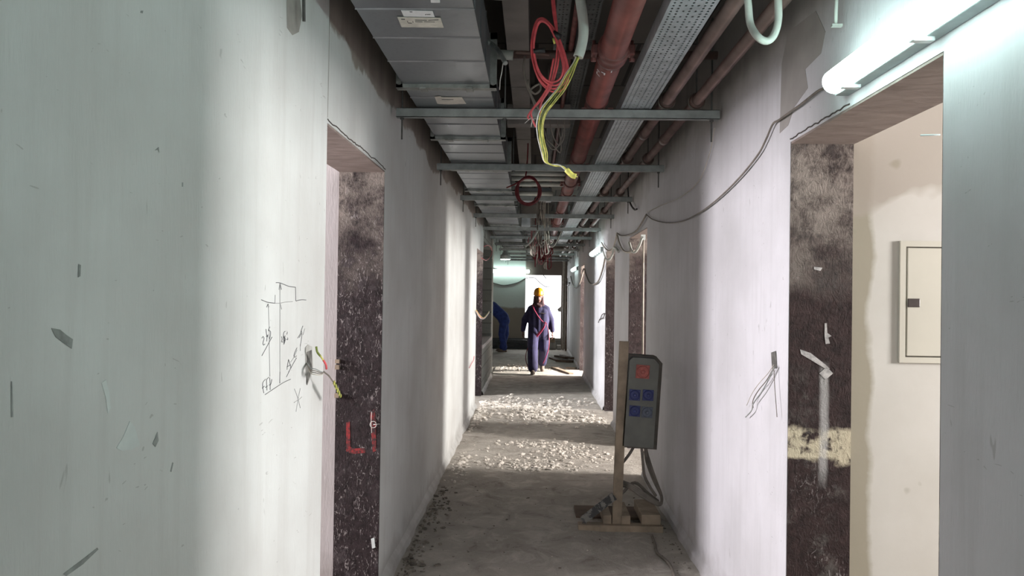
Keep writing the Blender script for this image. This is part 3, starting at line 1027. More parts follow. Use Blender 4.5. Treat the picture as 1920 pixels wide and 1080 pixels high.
lamp(.93, 2.43, 0, 2.292, 'long bright fluorescent tube lamp over the near right doorway')
lamp(10.9, 12.3, 0, 2.28, 'glowing fluorescent lamp on right wall beyond the third right doorway', 'tube_far')
lamp(17.0, 18.4, 0, 2.22, 'small distant fluorescent lamp on right wall beside far doorway', 'tube_far')
t = thing('fluorescent_lamp', PY(955, 512, YE - .05), 'horizontal fluorescent lamp glowing on the end wall left of doorway', 'lamp')
e0, e1 = -1.35, -.12
MB().box((e0, YE - .05, 2.27), (e1, YE, 2.34), bev=.004).build('lamp_body', 'lamp_tray', t)
MB().lathe([(.004, 0), (.05, .01), (.055, .04), (.055, e1 - e0 - .04), (.05, e1 - e0 - .01), (.004, e1 - e0)], (e0, YE - .1, 2.30), axis=(1, 0, 0), n=20).build('diffuser', 'tube_far', t)
t = thing('ceiling_lamp', PY(947, 486, 17.5), 'small oval lamp glowing under the far ceiling left', 'lamp')
p = PY(947.5, 486, 17.5)
MB().lathe([(.13, 0), (.11, .10), (.05, .14), (.03, .6)], p, n=24).build('lamp_body', 'lamp_tray', t)
MB().lathe([(.02, -.02), (.10, -.012), (.118, 0)], p, n=24).build('diffuser', 'tube_far', t)
tag(MB().tube([PY(905, 437, 13.2), PY(911, 446, 13.2)], .022, 10, False).build('small_tube_lamp', 'tube_far'), 'tiny lit tube at left wall top above the blockwork', 'lamp')

# ------------------------------------------------------------------ cables on the right wall
def wcable(name, pix, r, mat, label, x=XR - .015, cat='cable', grp=None):
    return tag(MB().tube([PX(a, b, x) for a, b in pix], r, 8).build(name, mat), label, cat, grp)


wcable('lamp_cable', [(1545, 166), (1532, 172), (1500, 197), (1462, 224), (1449, 233), (1436, 262), (1420, 292), (1385, 335), (1345, 374), (1310, 400), (1278, 415), (1250, 418), (1225, 412), (1212, 402)], .0045, 'grey_cable',
       'grey cable sagging along right wall from the near fluorescent lamp')
wcable('wall_cable', [(1340, 240), (1330, 290), (1310, 340), (1275, 370), (1240, 385), (1213, 398)], .0025, 'pale_cable', 'thin faint cable above the sagging lamp cable on right wall')
xx = XR - .03
wcable('draped_cable', [(1212, 402), (1202, 420), (1192, 434), (1178, 441), (1165, 442), (1157, 437)], .008, 'grey_cable', 'grey cable draped over the second right doorway top', xx)
wcable('draped_cable', [(1157, 438), (1160, 452), (1166, 466), (1172, 472), (1180, 473), (1190, 470)], .010, 'pale_cable', 'pale cable V left half under second right doorway lintel', xx)
wcable('draped_cable', [(1204, 445), (1198, 462), (1190, 473), (1184, 468), (1180, 455)], .012, 'conduit', 'white conduit V under second right doorway lintel', xx)
wcable('draped_cable', [(1157, 438), (1153, 455), (1148, 468), (1140, 470), (1132, 462), (1128, 455)], .010, 'pale_cable', 'pale cable sagging right of the second lamp', xx)
wcable('draped_cable', [(1160, 472), (1155, 466), (1151, 465), (1148, 478), (1142, 487), (1136, 484), (1131, 472)], .014, 'conduit', 'thick white cable looping above the third right doorway', xx)
wcable('draped_cable', [(1135, 482), (1130, 505), (1122, 527), (1113, 533), (1105, 529), (1099, 515), (1096, 504)], .013, 'grey_cable', 'grey cable sagging low beneath the second lamp', xx)
wcable('draped_cable', [(1094, 504), (1088, 528), (1080, 540), (1074, 532), (1070, 518)], .014, 'grey_cable', 'distant cable sagging beside the far fluorescent lamp', xx)
wcable('draped_cable', [(1068, 530), (1064, 535), (1061, 522), (1059, 508)], .016, 'dark_cable', 'farthest dark cable sag near the end doorway', xx)
wcable('wall_hook_cable', [(1177, 352), (1179, 372), (1184, 386), (1190, 393), (1194, 392)], .009, 'dark_cable', 'short dark cable hook on right wall below third hanger bar', xx)
t = thing('vertical_conduit', PX(1207, 600, 1.02), 'pale vertical conduit standing at near edge of second right doorway', 'conduit')
MB().tube([PX(1206.5, 450, 1.025), PX(1205, 668, 1.025)], .009, 8, False).build('conduit', 'pale_cable', t)
MB().box(PX(1206, 446, 1.025) - Vector((.02, .01, .02)), PX(1206, 446, 1.025) + Vector((.02, .01, .03))).build('clip', 'filler', t)

wcable('loose_wire', [(1122, 605), (1125, 598), (1131, 596), (1134, 588), (1129, 590), (1125, 600)], .006, 'dark_cable', 'small curled dark wire sticking from right wall before the third right doorway', XR - .02, 'wire')
wcable('loose_wire', [(880, 690), (884, 682), (888, 675), (889, 668)], .004, 'red_cable', 'short red wire curl low on left wall near second left opening', XL + .015, 'wire')
# wall socket boxes with loose wires
t = thing('socket_recess', PX(1451, 675, XR), 'chased recess in right wall with loose grey wires hanging', 'socket recess')
MB().poly([PX(a, b, XR - .0015) for a, b in ((1446, 661), (1455, 658), (1457, 690), (1448, 692))], (-1, 0, 0), .001).build('recess', 'void', t)
for pp, mt, r in (([(1451, 684), (1440, 700), (1424, 718), (1410, 738), (1400, 760)], 'pale_cable', .0016), ([(1452, 686), (1438, 712), (1422, 732), (1412, 750), (1412, 765)], 'grey_cable', .002),
                  ([(1452, 688), (1442, 710), (1428, 735), (1413, 756), (1409, 770), (1398, 782)], 'scuff', .0028), ([(1451, 688), (1452, 715), (1454, 745), (1457, 782)], 'grey_cable', .0016)):
    MB().tube([PX(a, b, XR - .02) for a, b in pp], r, 6).build('wire', mt, t)
t = thing('socket_recess', PX(579, 690, XL), 'chased recess in left wall with pinkish wires and green-yellow tape', 'socket recess')
MB().poly([PX(a, b, XL + .0015) for a, b in ((575, 660), (584, 656), (585, 690), (581, 705), (575, 722), (574, 690))], (1, 0, 0), .001).build('recess', 'void', t)
M['smear'] = plain('grey_smear', srgb(172, 170, 165), .9, 0, .08, 20)
MB().poly([PX(a, b, XL + .0008) for a, b in ((572, 652), (577, 646), (585, 650), (587, 690), (583, 706), (576, 722), (573, 700))], (1, 0, 0), .0008).build('smear', 'smear', t)


def hpt(a, b, dx):
    return PX(a, b, XL + dx)


for k in range(4):
    MB().tube([hpt(576, 680 + k, .005), hpt(582, 690 + k * 3, .03), hpt(592, 692 + k * 3.5, .05), hpt(602, 697 + k * 2, .06), hpt(608, 698, .065)], .0016, 6).build('wire', ['scuff', 'grey_cable', 'grey_cable', 'pale_cable'][k], t)
MB().tube([hpt(607, 697, .065), hpt(616, 704, .07), hpt(622, 712, .075), hpt(628, 721, .08)], .0028, 6).build('wire', 'grey_cable', t)
for k in range(2):
    pts = []
    for i in range(15):
        f = i / 14
        pts.append(hpt(626 + 13 * f, 717 + 27 * f, .08 + .004 * math.sin(i * 1.9 + k * 3.1)) + Vector((0, .006 * math.cos(i * 1.9 + k * 3.1), .004 * math.cos(i * 1.9 + k * 3.1))))
    MB().tube(pts, .003, 6).build('twisted_end', ['yellow_wire', 'green_wire'][k], t)
t = thing('loose_wire', hpt(600, 670, .05), 'short yellow-green wire with red tip sticking out of left doorway edge', 'wire')
MB().tube([hpt(593, 650, .04), hpt(595, 660, .045), hpt(601, 668, .05)], .004, 6).build('wire', 'green_wire', t)
MB().tube([hpt(600, 666, .05), hpt(607, 677, .055)], .0032, 6).build('wire', 'yellow_wire', t)
MB().tube([hpt(606, 675, .055), hpt(611, 684, .058), hpt(612, 692, .058)], .004, 6).build('tip', 'red_cable', t)
for k, (px, py, h) in enumerate(((629, 677, 7), (629, 688, 8), (627, 741, 8))):
    q = PY(px, py, 3.95)
    tag(MB().box((XLo + .0, 3.93, q.z - h * .0014), (XLo + .022, 3.955, q.z + h * .0014)).build('wooden_plug', 'wood'), ['upper', 'middle', 'lowest'][k] + ' small wooden plug at back edge of dark left jamb', 'plug')

# pencil sketch on the left wall
SK = [  # (width, points)
    (1, [(517.5, 530), (523, 530), (532, 533), (542, 537), (554, 538.5)]),
    (1, [(554, 538.5), (554.5, 564)]),
    (1, [(555, 564.5), (562, 562.5), (568, 562), (574, 562.5)]),
    (1, [(490, 562), (497, 565), (503, 567), (515, 568.5)]),
    (0, [(515, 568.5), (525, 568.5), (535, 566.5), (549, 565.5)]),
    (0, [(516, 553), (515.5, 568)]),
    (0, [(525, 531), (525, 600), (525, 660), (525, 700)]),
    (1, [(525, 531), (527.5, 543)]), (0, [(525, 531), (523, 543)]),
    (0, [(525, 568), (528, 580)]),
    (1, [(525, 697), (524.5, 719)]),
    (1, [(502.5, 570), (500, 576)]), (1, [(502.5, 570), (504, 576)]),
    (0, [(503, 570), (504.5, 612), (505, 660), (506, 706)]),
    (1, [(497, 740), (515, 728), (532, 717), (545, 711)]),
    # 245
    (1, [(491, 634), (493.5, 631), (495, 635), (493, 643), (494, 647), (497, 645)]),
    (1, [(498.5, 617), (500, 628), (502, 632), (501, 628), (500, 640)]), (1, [(499, 631), (503, 628)]),
    (1, [(506, 613), (504, 617), (503.5, 620), (507, 621), (507, 629), (505, 637)]),
    (1, [(510, 632), (503, 645), (496, 658), (491, 667)]),
    # 262
    (1, [(528, 631), (529, 636), (528, 641), (531, 641)]),
    (1, [(535, 621), (532, 624), (531.5, 633), (533, 642), (535, 636), (532.5, 631)]), (1, [(532, 630), (534, 640), (532, 646)]), (1, [(534.5, 629), (532, 644)]),
    (1, [(539, 623), (537.5, 627)]), (1, [(537, 636), (539.5, 637), (539.5, 633)]),
    # right hand scribbles
    (1, [(568, 611), (565, 619), (563, 626), (558, 634)]), (1, [(565, 619), (566, 628), (564, 643), (563, 650)]), (0, [(571.5, 616), (568, 628)]), (1, [(566, 624), (561, 633)]), (0, [(563, 646), (563, 658)]),
    (1, [(557, 652), (553, 660), (551, 667), (553, 670), (556, 667)]), (0, [(557, 656), (551, 670), (545, 679)]), (1, [(556, 671), (547, 687), (537, 707)]),
    (1, [(541, 674), (539, 685), (538, 693)]), (1, [(541, 674), (544, 684), (545, 690), (541, 698)]), (1, [(538, 688), (545, 684)]),
    # FFH
    (1, [(498, 711), (493, 717), (492.5, 724), (494.5, 737)]), (1, [(491.5, 728), (496, 724)]),
    (1, [(504, 707.5), (500, 712), (500, 722), (500.5, 732)]), (1, [(497.5, 726.5), (502, 723.5)]),
    (1, [(505.5, 708), (506.5, 720), (506.5, 731)]), (1, [(509.5, 711), (508.5, 718), (506, 724)]), (1, [(504.5, 722), (508, 720)]),
    # faint star
    (0, [(552, 729), (558, 745), (563, 765)]), (0, [(563, 728), (559, 748), (555, 772)]), (0, [(551, 755), (562, 748), (566, 744)]),
]
t = thing('pencil_sketch', PX(525, 640, XL + .001), 'pencilled dimension sketch with 245, 262 and FFH on left wall', 'drawing')
for w, pts in SK:
    MB().tube([PX(a, b, XL + .0007) for a, b in pts], 0.00105 if w else .0008, 4, len(pts) > 2, 3).build('pencil_stroke', 'pencil' if w else 'pencil_faint', t)

# marks and repairs on the walls
def wmark(name, pix, mat, label, x=XL + .0004, n=(1, 0, 0), cat='mark'):
    return tag(MB().poly([PX(a, b, x) for a, b in pix], n, .0008).build(name, mat), label, cat)


wmark('filler_patch', [(218, 840), (230, 820), (243, 790), (252, 800), (262, 835), (245, 843), (228, 845)], 'filler', 'pale filler patch low on the near left wall')
wmark('filler_streak', [(190, 718), (198, 712), (204, 735), (207, 765), (202, 775), (198, 745)], 'filler', 'short pale filler streak on near left wall')
wmark('scuff_mark', [(96, 615), (112, 618), (124, 628), (136, 636), (134, 654), (120, 644), (104, 632)], 'scuff', 'grey smudge on left wall at far left edge')
wmark('scuff_mark', [(147, 495), (151, 497), (150, 518), (146, 520)], 'scuff', 'small dark vertical scuff on upper left wall')
wmark('scuff_mark', [(20.5, 715), (22, 715), (24, 782), (21, 782)], 'scuff', 'thin vertical dark scratch at far left wall edge')
wmark('scuff_mark', [(118, 1076), (150, 1052), (182, 1027), (184, 1030), (155, 1058), (124, 1080)], 'scuff', 'long diagonal dark scrape at bottom of left wall')
wmark('scuff_mark', [(286, 832), (295, 810), (297, 826), (291, 838)], 'scuff', 'curved dark scratch right of the filler patch')
wmark('scuff_mark', [(319, 884), (323, 867), (325, 868), (321, 885)], 'scuff', 'short dark tick below the curved scratch on left wall')
wmark('scuff_mark', [(264, 20), (268, 20), (267, 25), (263, 24)], 'scuff', 'tiny dark dent at top of left wall')
wmark('scuff_mark', [(341, 342), (343, 342), (343, 350), (341, 350)], 'scuff', 'tiny dark nick in middle of left wall')
wmark('scuff_mark', [(290, 282), (297, 276), (298, 286), (296, 281)], 'scuff', 'small slanting nick on upper left wall')
wmark('mortar_patch', [(537, -20), (560, -20), (566, 30), (560, 60), (548, 66), (538, 52)], 'mortar', 'rough grey mortar patch at top of left wall beside rod')
# white flecks on right jamb
M['damp_splash'] = plain('chalky_splash', srgb(178, 174, 172), .9, 0, .2, 60)
t = thing('plaster_splash', PY(1550, 620, 2.975), 'white plaster splash on dark right doorway jamb', 'splash')
for pix in ([(1546, 606), (1550, 606), (1551, 624), (1559, 630), (1553, 633), (1556, 644), (1548, 645), (1546, 630)], [(1500, 655), (1520, 662), (1548, 684), (1556, 692), (1545, 690), (1522, 676), (1502, 664)],
            [(1526, 500), (1542, 502), (1538, 508), (1526, 505)], [(1536, 700), (1550, 688), (1562, 700), (1548, 712)]):
    MB().poly([PY(a, b, 2.9765) for a, b in pix], (0, -1, 0), .0012).build('splash', 'damp_splash', t)
# red sprayed letters on left jamb
t = thing('spray_paint_mark', PY(680, 830, 3.95), 'red sprayed L and stroke low on dark left jamb', 'paint mark')
MB().poly([PY(a, b, 3.9535) for a, b in ((649, 792), (656, 790), (657, 838), (664, 841), (684, 840), (685, 849), (660, 851), (649, 846))], (0, -1, 0), .001).build('letter', 'red_paint', t)
MB().poly([PY(a, b, 3.9535) for a, b in ((694, 772), (702, 767), (705, 790), (705, 845), (699, 848), (696, 810))], (0, -1, 0), .001).build('stroke', 'red_paint', t)
mb = MB()
mb.tube([PY(697, 772, 3.945), PY(696, 790, 3.945), PY(697, 812, 3.945)], .0018, 5)
mb.tube([PY(700 + 6 * math.cos(a), 796 + 6 * math.sin(a), 3.94) for a in [i * .66 for i in range(10)]], .0018, 5)
mb.tube([PY(700, 796, 3.94), PY(712, 795, 3.94)], .0018, 5)
tag(mb.build('wire_ring', 'white_wire'), 'small pale wire ring fixed on the red paint of left jamb', 'wire')
tag(MB().poly([PY(a, b, 3.953) for a, b in ((696, 1010), (702, 1008), (704, 1026), (698, 1028))], (0, -1, 0), .006).build('plaster_lump', 'filler'), 'small white plaster lump low on dark left jamb', 'lump')
# ragged plaster edges round the two near doorways
def ragged(label, x, sgn, a, b, t_, seed):
    mb = MB()
    pts = []
    k = 46
    for i in range(k + 1):
        y = a + (b - a) * i / k
        pts.append((x + sgn * .001, y, t_ + .012 + .010 * noise.noise((y * 9, seed, 0)) + .006 * noise.noise((y * 31, seed, 0))))
    mb.tube(pts, .0028, 5, False)
    return tag(mb.build('plaster_crack', 'scuff_dark'), label, 'crack')


M['scuff_dark'] = plain('crack_shadow_dirt', srgb(84, 78, 74), .95, 0, .15, 30)
ragged('ragged dark plaster crack along the near left doorway lintel edge', XL, 1, DL[0][0], DL[0][1], DL[0][2], 2.2)
ragged('ragged dark plaster crack along the near right doorway lintel edge', XR, -1, DR[0][0] + .55, DR[0][1], DR[0][2], 5.1)
tag(MB().tube([(XL + .0005, DL[0][0], 2.27), (XL + .0005, DL[0][0] + .004, 2.6), (XL + .0005, DL[0][0] - .002, ZC)], .0014, 5).build('plaster_joint', 'mortar'), 'thin vertical plaster joint rising above near left doorway corner', 'joint')
M['damp'] = plain('darker_plaster', srgb(160, 155, 151), .9, 0, .07, 5)
wmark('damp_patch', [(1462, 250), (1466, 120), (1478, 60), (1530, 20), (1548, 60), (1540, 100), (1510, 130), (1515, 165), (1490, 200), (1478, 235)], 'damp', 'darker plaster patch on right wall between top and lamp end', XR - .0004, (-1, 0, 0), 'patch')  # irregular patch, slightly darker in tone than the wall
# nail
q = PX(1757, 252, XR)
tag(MB().tube([q + Vector((.01, .004, 0)), q + Vector((-.035, .012, 0))], .0022, 6, False).build('nail', 'clear_clip'), 'thin white nail sticking from near right doorway edge', 'nail')

# ------------------------------------------------------------------ flush distribution panel in right room
t = thing('distribution_panel', PY(1720, 568, 2.98), 'cream steel distribution panel set in the beige room wall', 'panel')
a0, a1 = PY(1686, 452, 2.985), PY(1830, 682, 2.985)
yF = 2.985
mb = MB()
fr = .022
x0, x1, z1, z0 = a0.x, a0.x + .33, a0.z, a1.z
mb.box((x0, yF - .012, z0), (x0 + fr, yF, z1)).box((x1 - fr, yF - .012, z0), (x1, yF, z1))
mb.box((x0 + fr, yF - .012, z1 - fr), (x1 - fr, yF, z1)).box((x0 + fr, yF - .012, z0), (x1 - fr, yF, z0 + fr))
mb.build('frame', 'panel', t)
MB().box((x0 + fr - .002, yF - .004, z0 + fr - .002), (x1 - fr + .002, yF - .001, z1 - fr + .002)).build('gap', 'panel_gap', t)
dr = MB().box((x0 + fr + .005, yF - .012, z0 + fr + .005), (x1 - fr - .005, yF - .003, z1 - fr - .005), bev=.003).build('door', 'panel', t)
q = PY(1713, 568, yF - .012)
lt = MB().box((q.x - .024, yF - .016, q.z - .017), (q.x + .024, yF - .010, q.z + .017), bev=.003).build('latch', 'latch', dr)

# ------------------------------------------------------------------ site power stand
SY = 5.15
pb, ptp = PY(1156, 968, SY), PY(1170, 640, SY)
t = thing('timber_stand', PZ(1158, 975, 0), 'dusty timber post stand on a wide board carrying the power box', 'stand')
d_ = (ptp - pb).normalized()
MB().beam((pb.x, SY, .03), ptp, .062, .04, (0, 1, 0)).build('post', 'wood', t)
q0, q1 = PZ(1082, 984, .0), PZ(1238, 990, .0)
MB().box((q0.x + .0, SY - .06, .0), (q1.x, SY + .02, .045), bev=.004).build('base_board', 'wood', t)
bx = PY(1137, 940, SY + .05).x
MB().box((bx - .03, SY - .03, .045), (bx + .028, SY + .3, .105), bev=.004).build('cleat', 'wood', t)
bx = PY(1171, 940, SY + .05).x
MB().box((bx - .03, SY - .03, .045), (bx + .032, SY + .32, .105), bev=.004).build('cleat', 'wood', t)
bx = PY(1217, 940, SY + .05).x
MB().box((bx - .062, SY - .03, .045), (bx + .068, SY + .36, .115), bev=.005).build('block', 'wood', t)
tag(MB().box((q0.x, SY + .22, .0), (bx + .05, SY + .5, .022), bev=.003).build('base_plank', 'wood_dark'), 'dark plank lying on floor behind the timber stand', 'plank')
# mottled metal strip leaning on the foot
t_ = thing('angle_strip', PZ(1088, 978, 0), 'mottled black and grey metal strip leaning against the post foot', 'strip')
s0, s1 = PY(1092, 976, SY - .08), PY(1152, 930, SY - .05)
m = Mat('mottled_strip', rough=.6)
m.color(m.mix(m.ramp(m.noise(k=22, detail=4, dist=1), .5, .56), srgb(44, 42, 42), srgb(112, 108, 102)))
M['mottle'] = m.m
MB().beam(s0, s1, .055, .004, (0, -.9, .4)).build('face', 'mottle', t_)
MB().beam(s0 + Vector((0, .02, -.025)), s1 + Vector((0, .02, -.025)), .004, .04, (0, -.9, .4)).build('edge', 'mottle', t_)

# power box
t = thing('power_box', PY(1200, 842, SY), 'grey site power box with red and blue sockets on timber post', 'power box')
tilt = math.atan2(-(ptp.x - pb.x), ptp.z - pb.z)
bl, tr = PY(1173, 838, SY - .02), PY(1231, 668, SY - .02)
cx, cz = (PY(1202, 754, SY - .02).x), PY(1202, 754, SY - .02).z
W_, H_, D_ = .200, .615, .13
RB = Matrix.Rotation(.055, 3, 'Y')
cen = Vector((cx, SY - .02, cz))


def bp(x, y, z):
    return cen + RB @ Vector((x, y, z))


def rbox(mb, lo, hi, bev=0):
    lo, hi = Vector(lo) + cen, Vector(hi) + cen
    mb.box(lo, hi, RB, cen, bev)


# lid with chamfered upper corners
def lid(w, h, c, y0, y1):
    pts = [(-w / 2, -h / 2), (w / 2, -h / 2), (w / 2, h / 2 - c), (w / 2 - c, h / 2), (-w / 2 + c * .6, h / 2), (-w / 2, h / 2 - c * .6)]
    return MB().poly([bp(x, y1, z) for x, z in pts], RB @ Vector((0, -1, 0)), y1 - y0)


bb = [(-W_ / 2, -H_ / 2 - .01), (W_ / 2 + .03, -H_ / 2 - .01), (W_ / 2 + .03, H_ / 2 - .035), (W_ / 2 - .015, H_ / 2 + .01), (-W_ / 2, H_ / 2 + .01)]
MB().poly([bp(x, .14, z) for x, z in bb], RB @ Vector((0, -1, 0)), .128).build('box_body', 'box_side', t)
lid(W_ + .012, H_, .04, .0, .012).build('seal', 'tape', t)  # dark gap behind the front panel, drawn as a black sheet
lid(W_, H_ - .01, .035, -.03, .0).build('front_panel', 'box_grey', t)
for (px, py, w, mt, lb) in ((1205, 697, .092, 'red_socket', 'dusty red socket'), (1190, 740.5, .074, 'blue_socket', None), (1215, 741, .074, 'blue_socket', None), (1190, 770.5, .074, 'blue_socket', None), (1213, 773, .074, 'pale_socket', 'faded dusty socket')):
    q = PY(px, py, SY - .05) - cen
    q = RB.inverted() @ q
    mb = MB()
    rbox(mb, (q.x - w / 2, -.036, q.z - w / 2), (q.x + w / 2, -.03, q.z + w / 2), .002)
    so = mb.build('socket', mt, t)
    if lb:
        so['label'] = lb
    MB().lathe([(w * .46, 0), (w * .46, .012), (w * .40, .018), (w * .34, .018), (w * .33, .008)], bp(q.x, -.034, q.z), axis=RB @ Vector((0, -1, 0)), n=24).build('socket_cap', mt, so)
    MB().lathe([(w * .16, 0), (w * .16, .016), (w * .1, .019)], bp(q.x, -.034, q.z), axis=RB @ Vector((0, -1, 0)), n=16).build('socket_core', mt, so)
tag(MB().tube([PY(1188, 838, SY + .04), PY(1181, 850, SY + .05), PY(1172, 862, SY + .06), PY(1160, 878, SY + .1), PY(1156, 900, SY + .15)], .010, 8).build('feed_cable', 'grey_cable'), 'stiff cable leaving bottom of power box behind the post', 'cable')
tag(MB().tube([PY(1203, 838, SY + .05), PY(1205, 860, SY + .06), PY(1208, 890, SY + .08), PY(1218, 912, SY + .1), PY(1230, 930, SY + .1)], .010, 8).build('feed_cable', 'grey_cable'), 'cable dropping straight from power box to the floor coil', 'cable')
mb = MB()
for k in range(3):
    mb.tube([PY(1166, 902 + 4 * k, SY + .1), PY(1180, 908 + 3 * k, SY + .02), PY(1200, 920 + 4 * k, SY), PY(1222, 935 + 3 * k, SY), PY(1238, 944 + k, SY + .02), PY(1240, 930, SY + .1), PY(1228, 905 - 4 * k, SY + .2), PY(1214, 870 - 8 * k, SY + .28), PY(1209, 845 - 8 * k, SY + .3)], .011, 8)
mb.tube([PY(1166, 925, SY + .15), PY(1190, 905, SY + .2), PY(1215, 925, SY + .16), PY(1234, 940, SY + .1)], .011, 8)
tag(mb.build('cable_coil', 'grey_cable'), 'thick dusty cable coil draped over the timber stand base', 'cable')
tag(MB().tube([PZ(1222, 1004, .012), PZ(1228, 1020, .012), PZ(1232, 1036, .012), PZ(1248, 1050, .012), PZ(1258, 1062, .012), PZ(1268, 1090, .012)], .009, 8).build('floor_cable', 'grey_cable'), 'dusty cable lying on floor in front of the timber stand', 'cable')

# ------------------------------------------------------------------ debris
random.seed(11)
def chips(name, n, fn, r0, r1, mat, label, cat, flat=.5):
    mb = MB()
    for _ in range(n):
        x, y = fn()
        z = .012 * (noise.noise((x * 2.2, y * 2.2, 0)) + .5 * noise.noise((x * 7, y * 7, 3))) + .004
        r = r0 + (r1 - r0) * random.random() ** 2.5
        mb.chip((x, y, z + r * .15), r, flat)
    return tag(mb.build(name, mat), label, cat, kind='stuff')


def clus(cs):
    def f():
        c = random.choice(cs)
        while True:
            x, y = random.gauss(c[0], c[2]), random.gauss(c[1], c[3])
            if XL + .06 < x < XR - .06:
                return x, y
    return f


chips('plaster_chips', 1300, clus([(.0, 7.95, .25, .15), (.35, 7.7, .16, .2), (-.15, 7.15, .22, .14), (.1, 6.95, .2, .1), (.55, 7.3, .2, .2), (-.65, 6.95, .05, .3)]), .0035, .028, 'chips', 'scattered white plaster chips in the nearest light band', 'debris')
chips('plaster_chips', 1700, clus([(-.1, 9.9, .3, .2), (.25, 9.8, .2, .3), (.0, 10.6, .4, .25), (-.5, 10.9, .15, .3), (.75, 9.6, .12, .2), (.3, 11.1, .4, .3), (-.7, 9.6, .05, .4)]), .004, .045, 'chips', 'heap of white plaster chips in the middle light band', 'debris')
chips('plaster_chips', 300, clus([(-.5, 16.3, .25, .4), (0, 16.3, .35, .4)]), .008, .035, 'chips', 'white plaster chips around the walking worker feet', 'debris')
chips('plaster_chips', 150, lambda: (random.uniform(XL + .1, XR - .1), random.uniform(3, 15)), .003, .010, 'chips', 'sparse tiny pale grit over the corridor floor', 'debris')
chips('rubble', 260, lambda: (XL + .05 + abs(random.gauss(0, .07)), random.uniform(3.9, 6.2)), .005, .024, 'rubble', 'dark rubble crumbs along the left wall foot', 'rubble')
chips('rubble', 70, lambda: (XR - .06 - abs(random.gauss(0, .1)), random.uniform(4.3, 6)), .004, .012, 'rubble', 'grey crumbs along the right wall foot', 'rubble')
chips('rubble', 60, lambda: (random.gauss(-.3, .3), random.uniform(4.2, 6.2)), .004, .011, 'rubble', 'few dark crumbs in the middle of near floor', 'rubble')

# timbers and planks far right
for k, (a, b, th, lab) in enumerate((((1037, 689), (1071, 701), .04, 'long plank lying in far light band at right'), ((1062, 689), (1080, 690), .03, 'short pale plank lying by far right doorway'),
                                    ((1043, 677), (1074, 679), .06, 'dark timber lowest in the far debris pile'), ((1042, 668), (1062, 676), .05, 'dark timber slanting on the far debris pile'),
                                    ((1052, 667), (1073, 677), .05, 'brown timber leaning right on far debris pile'), ((1032, 671), (1046, 676), .04, 'small dark offcut left of far debris pile'))):
    p0, p1 = PZ(*a, .02), PZ(*b, .02)
    z0 = .03 if k in (0, 1, 2, 5) else .09
    p0.z = th / 2
    p1.z = th / 2 if z0 == .03 else z0
    tag(MB().beam(p0, p1, .09, th).build('timber_offcut', 'wood' if k < 2 else 'wood_dark'), lab, 'timber')
# stack of trays at the end wall
for k in range(6):
    t = thing('stacked_tray', (-.72, YE - .3, .05 * k), ['lowest', 'second', 'third', 'fourth', 'fifth', 'topmost'][k] + ' dark perforated tray in the stack along end wall', 'cable tray', 'trays stacked by the end wall')
    mb = MB()
    xa, xb, ya = -1.3 + .02 * k, .45 - .03 * (k % 3), YE - .42 + .01 * (k % 2)
    z = .002 + .05 * k
    mb.box((xa, ya, z), (xb, ya + .3, z + .003))
    nh = 34
    for i in range(nh):
        x = xa + (xb - xa) * i / nh
        mb.box((x, ya, z), (x + (xb - xa) / nh * .5, ya + .003, z + .045))
    mb.box((xa, ya, z + .040), (xb, ya + .003, z + .046)).box((xa, ya + .297, z), (xb, ya + .3, z + .046))
    mb.box((xa, ya, z), (xb, ya + .003, z + .006))
    mb.build('tray_body', 'tray_dark', t)
for k, (x0, x1, z0, z1) in enumerate(((.48, .68, 0, .2), (.50, .66, .2, .34), (.72, .84, 0, .12))):
    tag(MB().box((x0, YE - .35, z0 - .0), (x1, YE - .15, z1), bev=.01).build('concrete_block', 'wood' if k == 1 else 'mortar'), ['brown block bottom of pair at end doorway foot', 'brown block resting on top at end doorway foot', 'small rubble block in the far right corner'][k], 'block')
# door frame post at far right corner
t = thing('frame_post', (.93, YE - .5, 0), 'pale timber post standing at far right end doorway', 'post')
MB().box((.86, YE - .6, 0), (.92, YE - .53, 3.0)).build('post', 'pale_cable', t)
MB().box((.94, YE - .9, 0), (.985, YE - .62, 2.1)).build('dark_board', 'wood_dark', t)  # dark slot beside the post, its darkness put in as a solid dark box
tag(MB().poly([PY(a, b, YE - .1) for a, b in ((1045, 580), (1052, 574), (1060, 586), (1047, 584))], (0, -1, 0), .03).build('hanging_scrap', 'mortar'), 'small grey scrap stuck on right edge of bright doorway', 'scrap')
# cables near end wall
tag(MB().tube([PY(924, 503, YE - .012), PY(940, 506, YE - .012), PY(960, 506, YE - .012), PY(985, 507, YE - .012)], .012, 6).build('end_cable', 'dark_cable'), 'dark cable running just above the end wall lamp', 'cable')
tag(MB().tube([PY(924, 530, YE - .012), PY(945, 535, YE - .012), PY(970, 530, YE - .012), PY(986, 522, YE - .012), PY(1002, 521, YE - .012), PY(1012, 530, YE - .012), PY(1022, 537, YE - .012), PY(1031, 538, YE - .012)], .011, 6).build('end_cable', 'dark_cable'), 'thin cable sagging across end wall and bright doorway', 'cable')
# wires at second left opening
for k, mt in enumerate(('yellow_wire', 'red_cable', 'white_wire')):
    tag(MB().tube([PX(893, 582 + k, XL + .02), PX(899, 591 + k * 2, XL + .03), PX(906, 596 + k, XL + .03), PX(912, 591 + k, XL + .03), PX(917, 584 + k, XL + .02)], .008, 6).build('opening_wire', mt), ['yellow', 'red', 'white'][k] + ' wire strung across the far left opening', 'wire')
for k, pp in enumerate(([(908, 462), (914, 460), (920, 463), (922, 470)], [(903, 484), (912, 488), (920, 480), (923, 470)])):
    tag(MB().tube([PX(a, b, XL + .02) for a, b in pp], .006, 6).build('recess_wire', 'red_cable'), ['upper', 'lower'][k] + ' thin red wire hanging in far blockwork recess', 'wire')

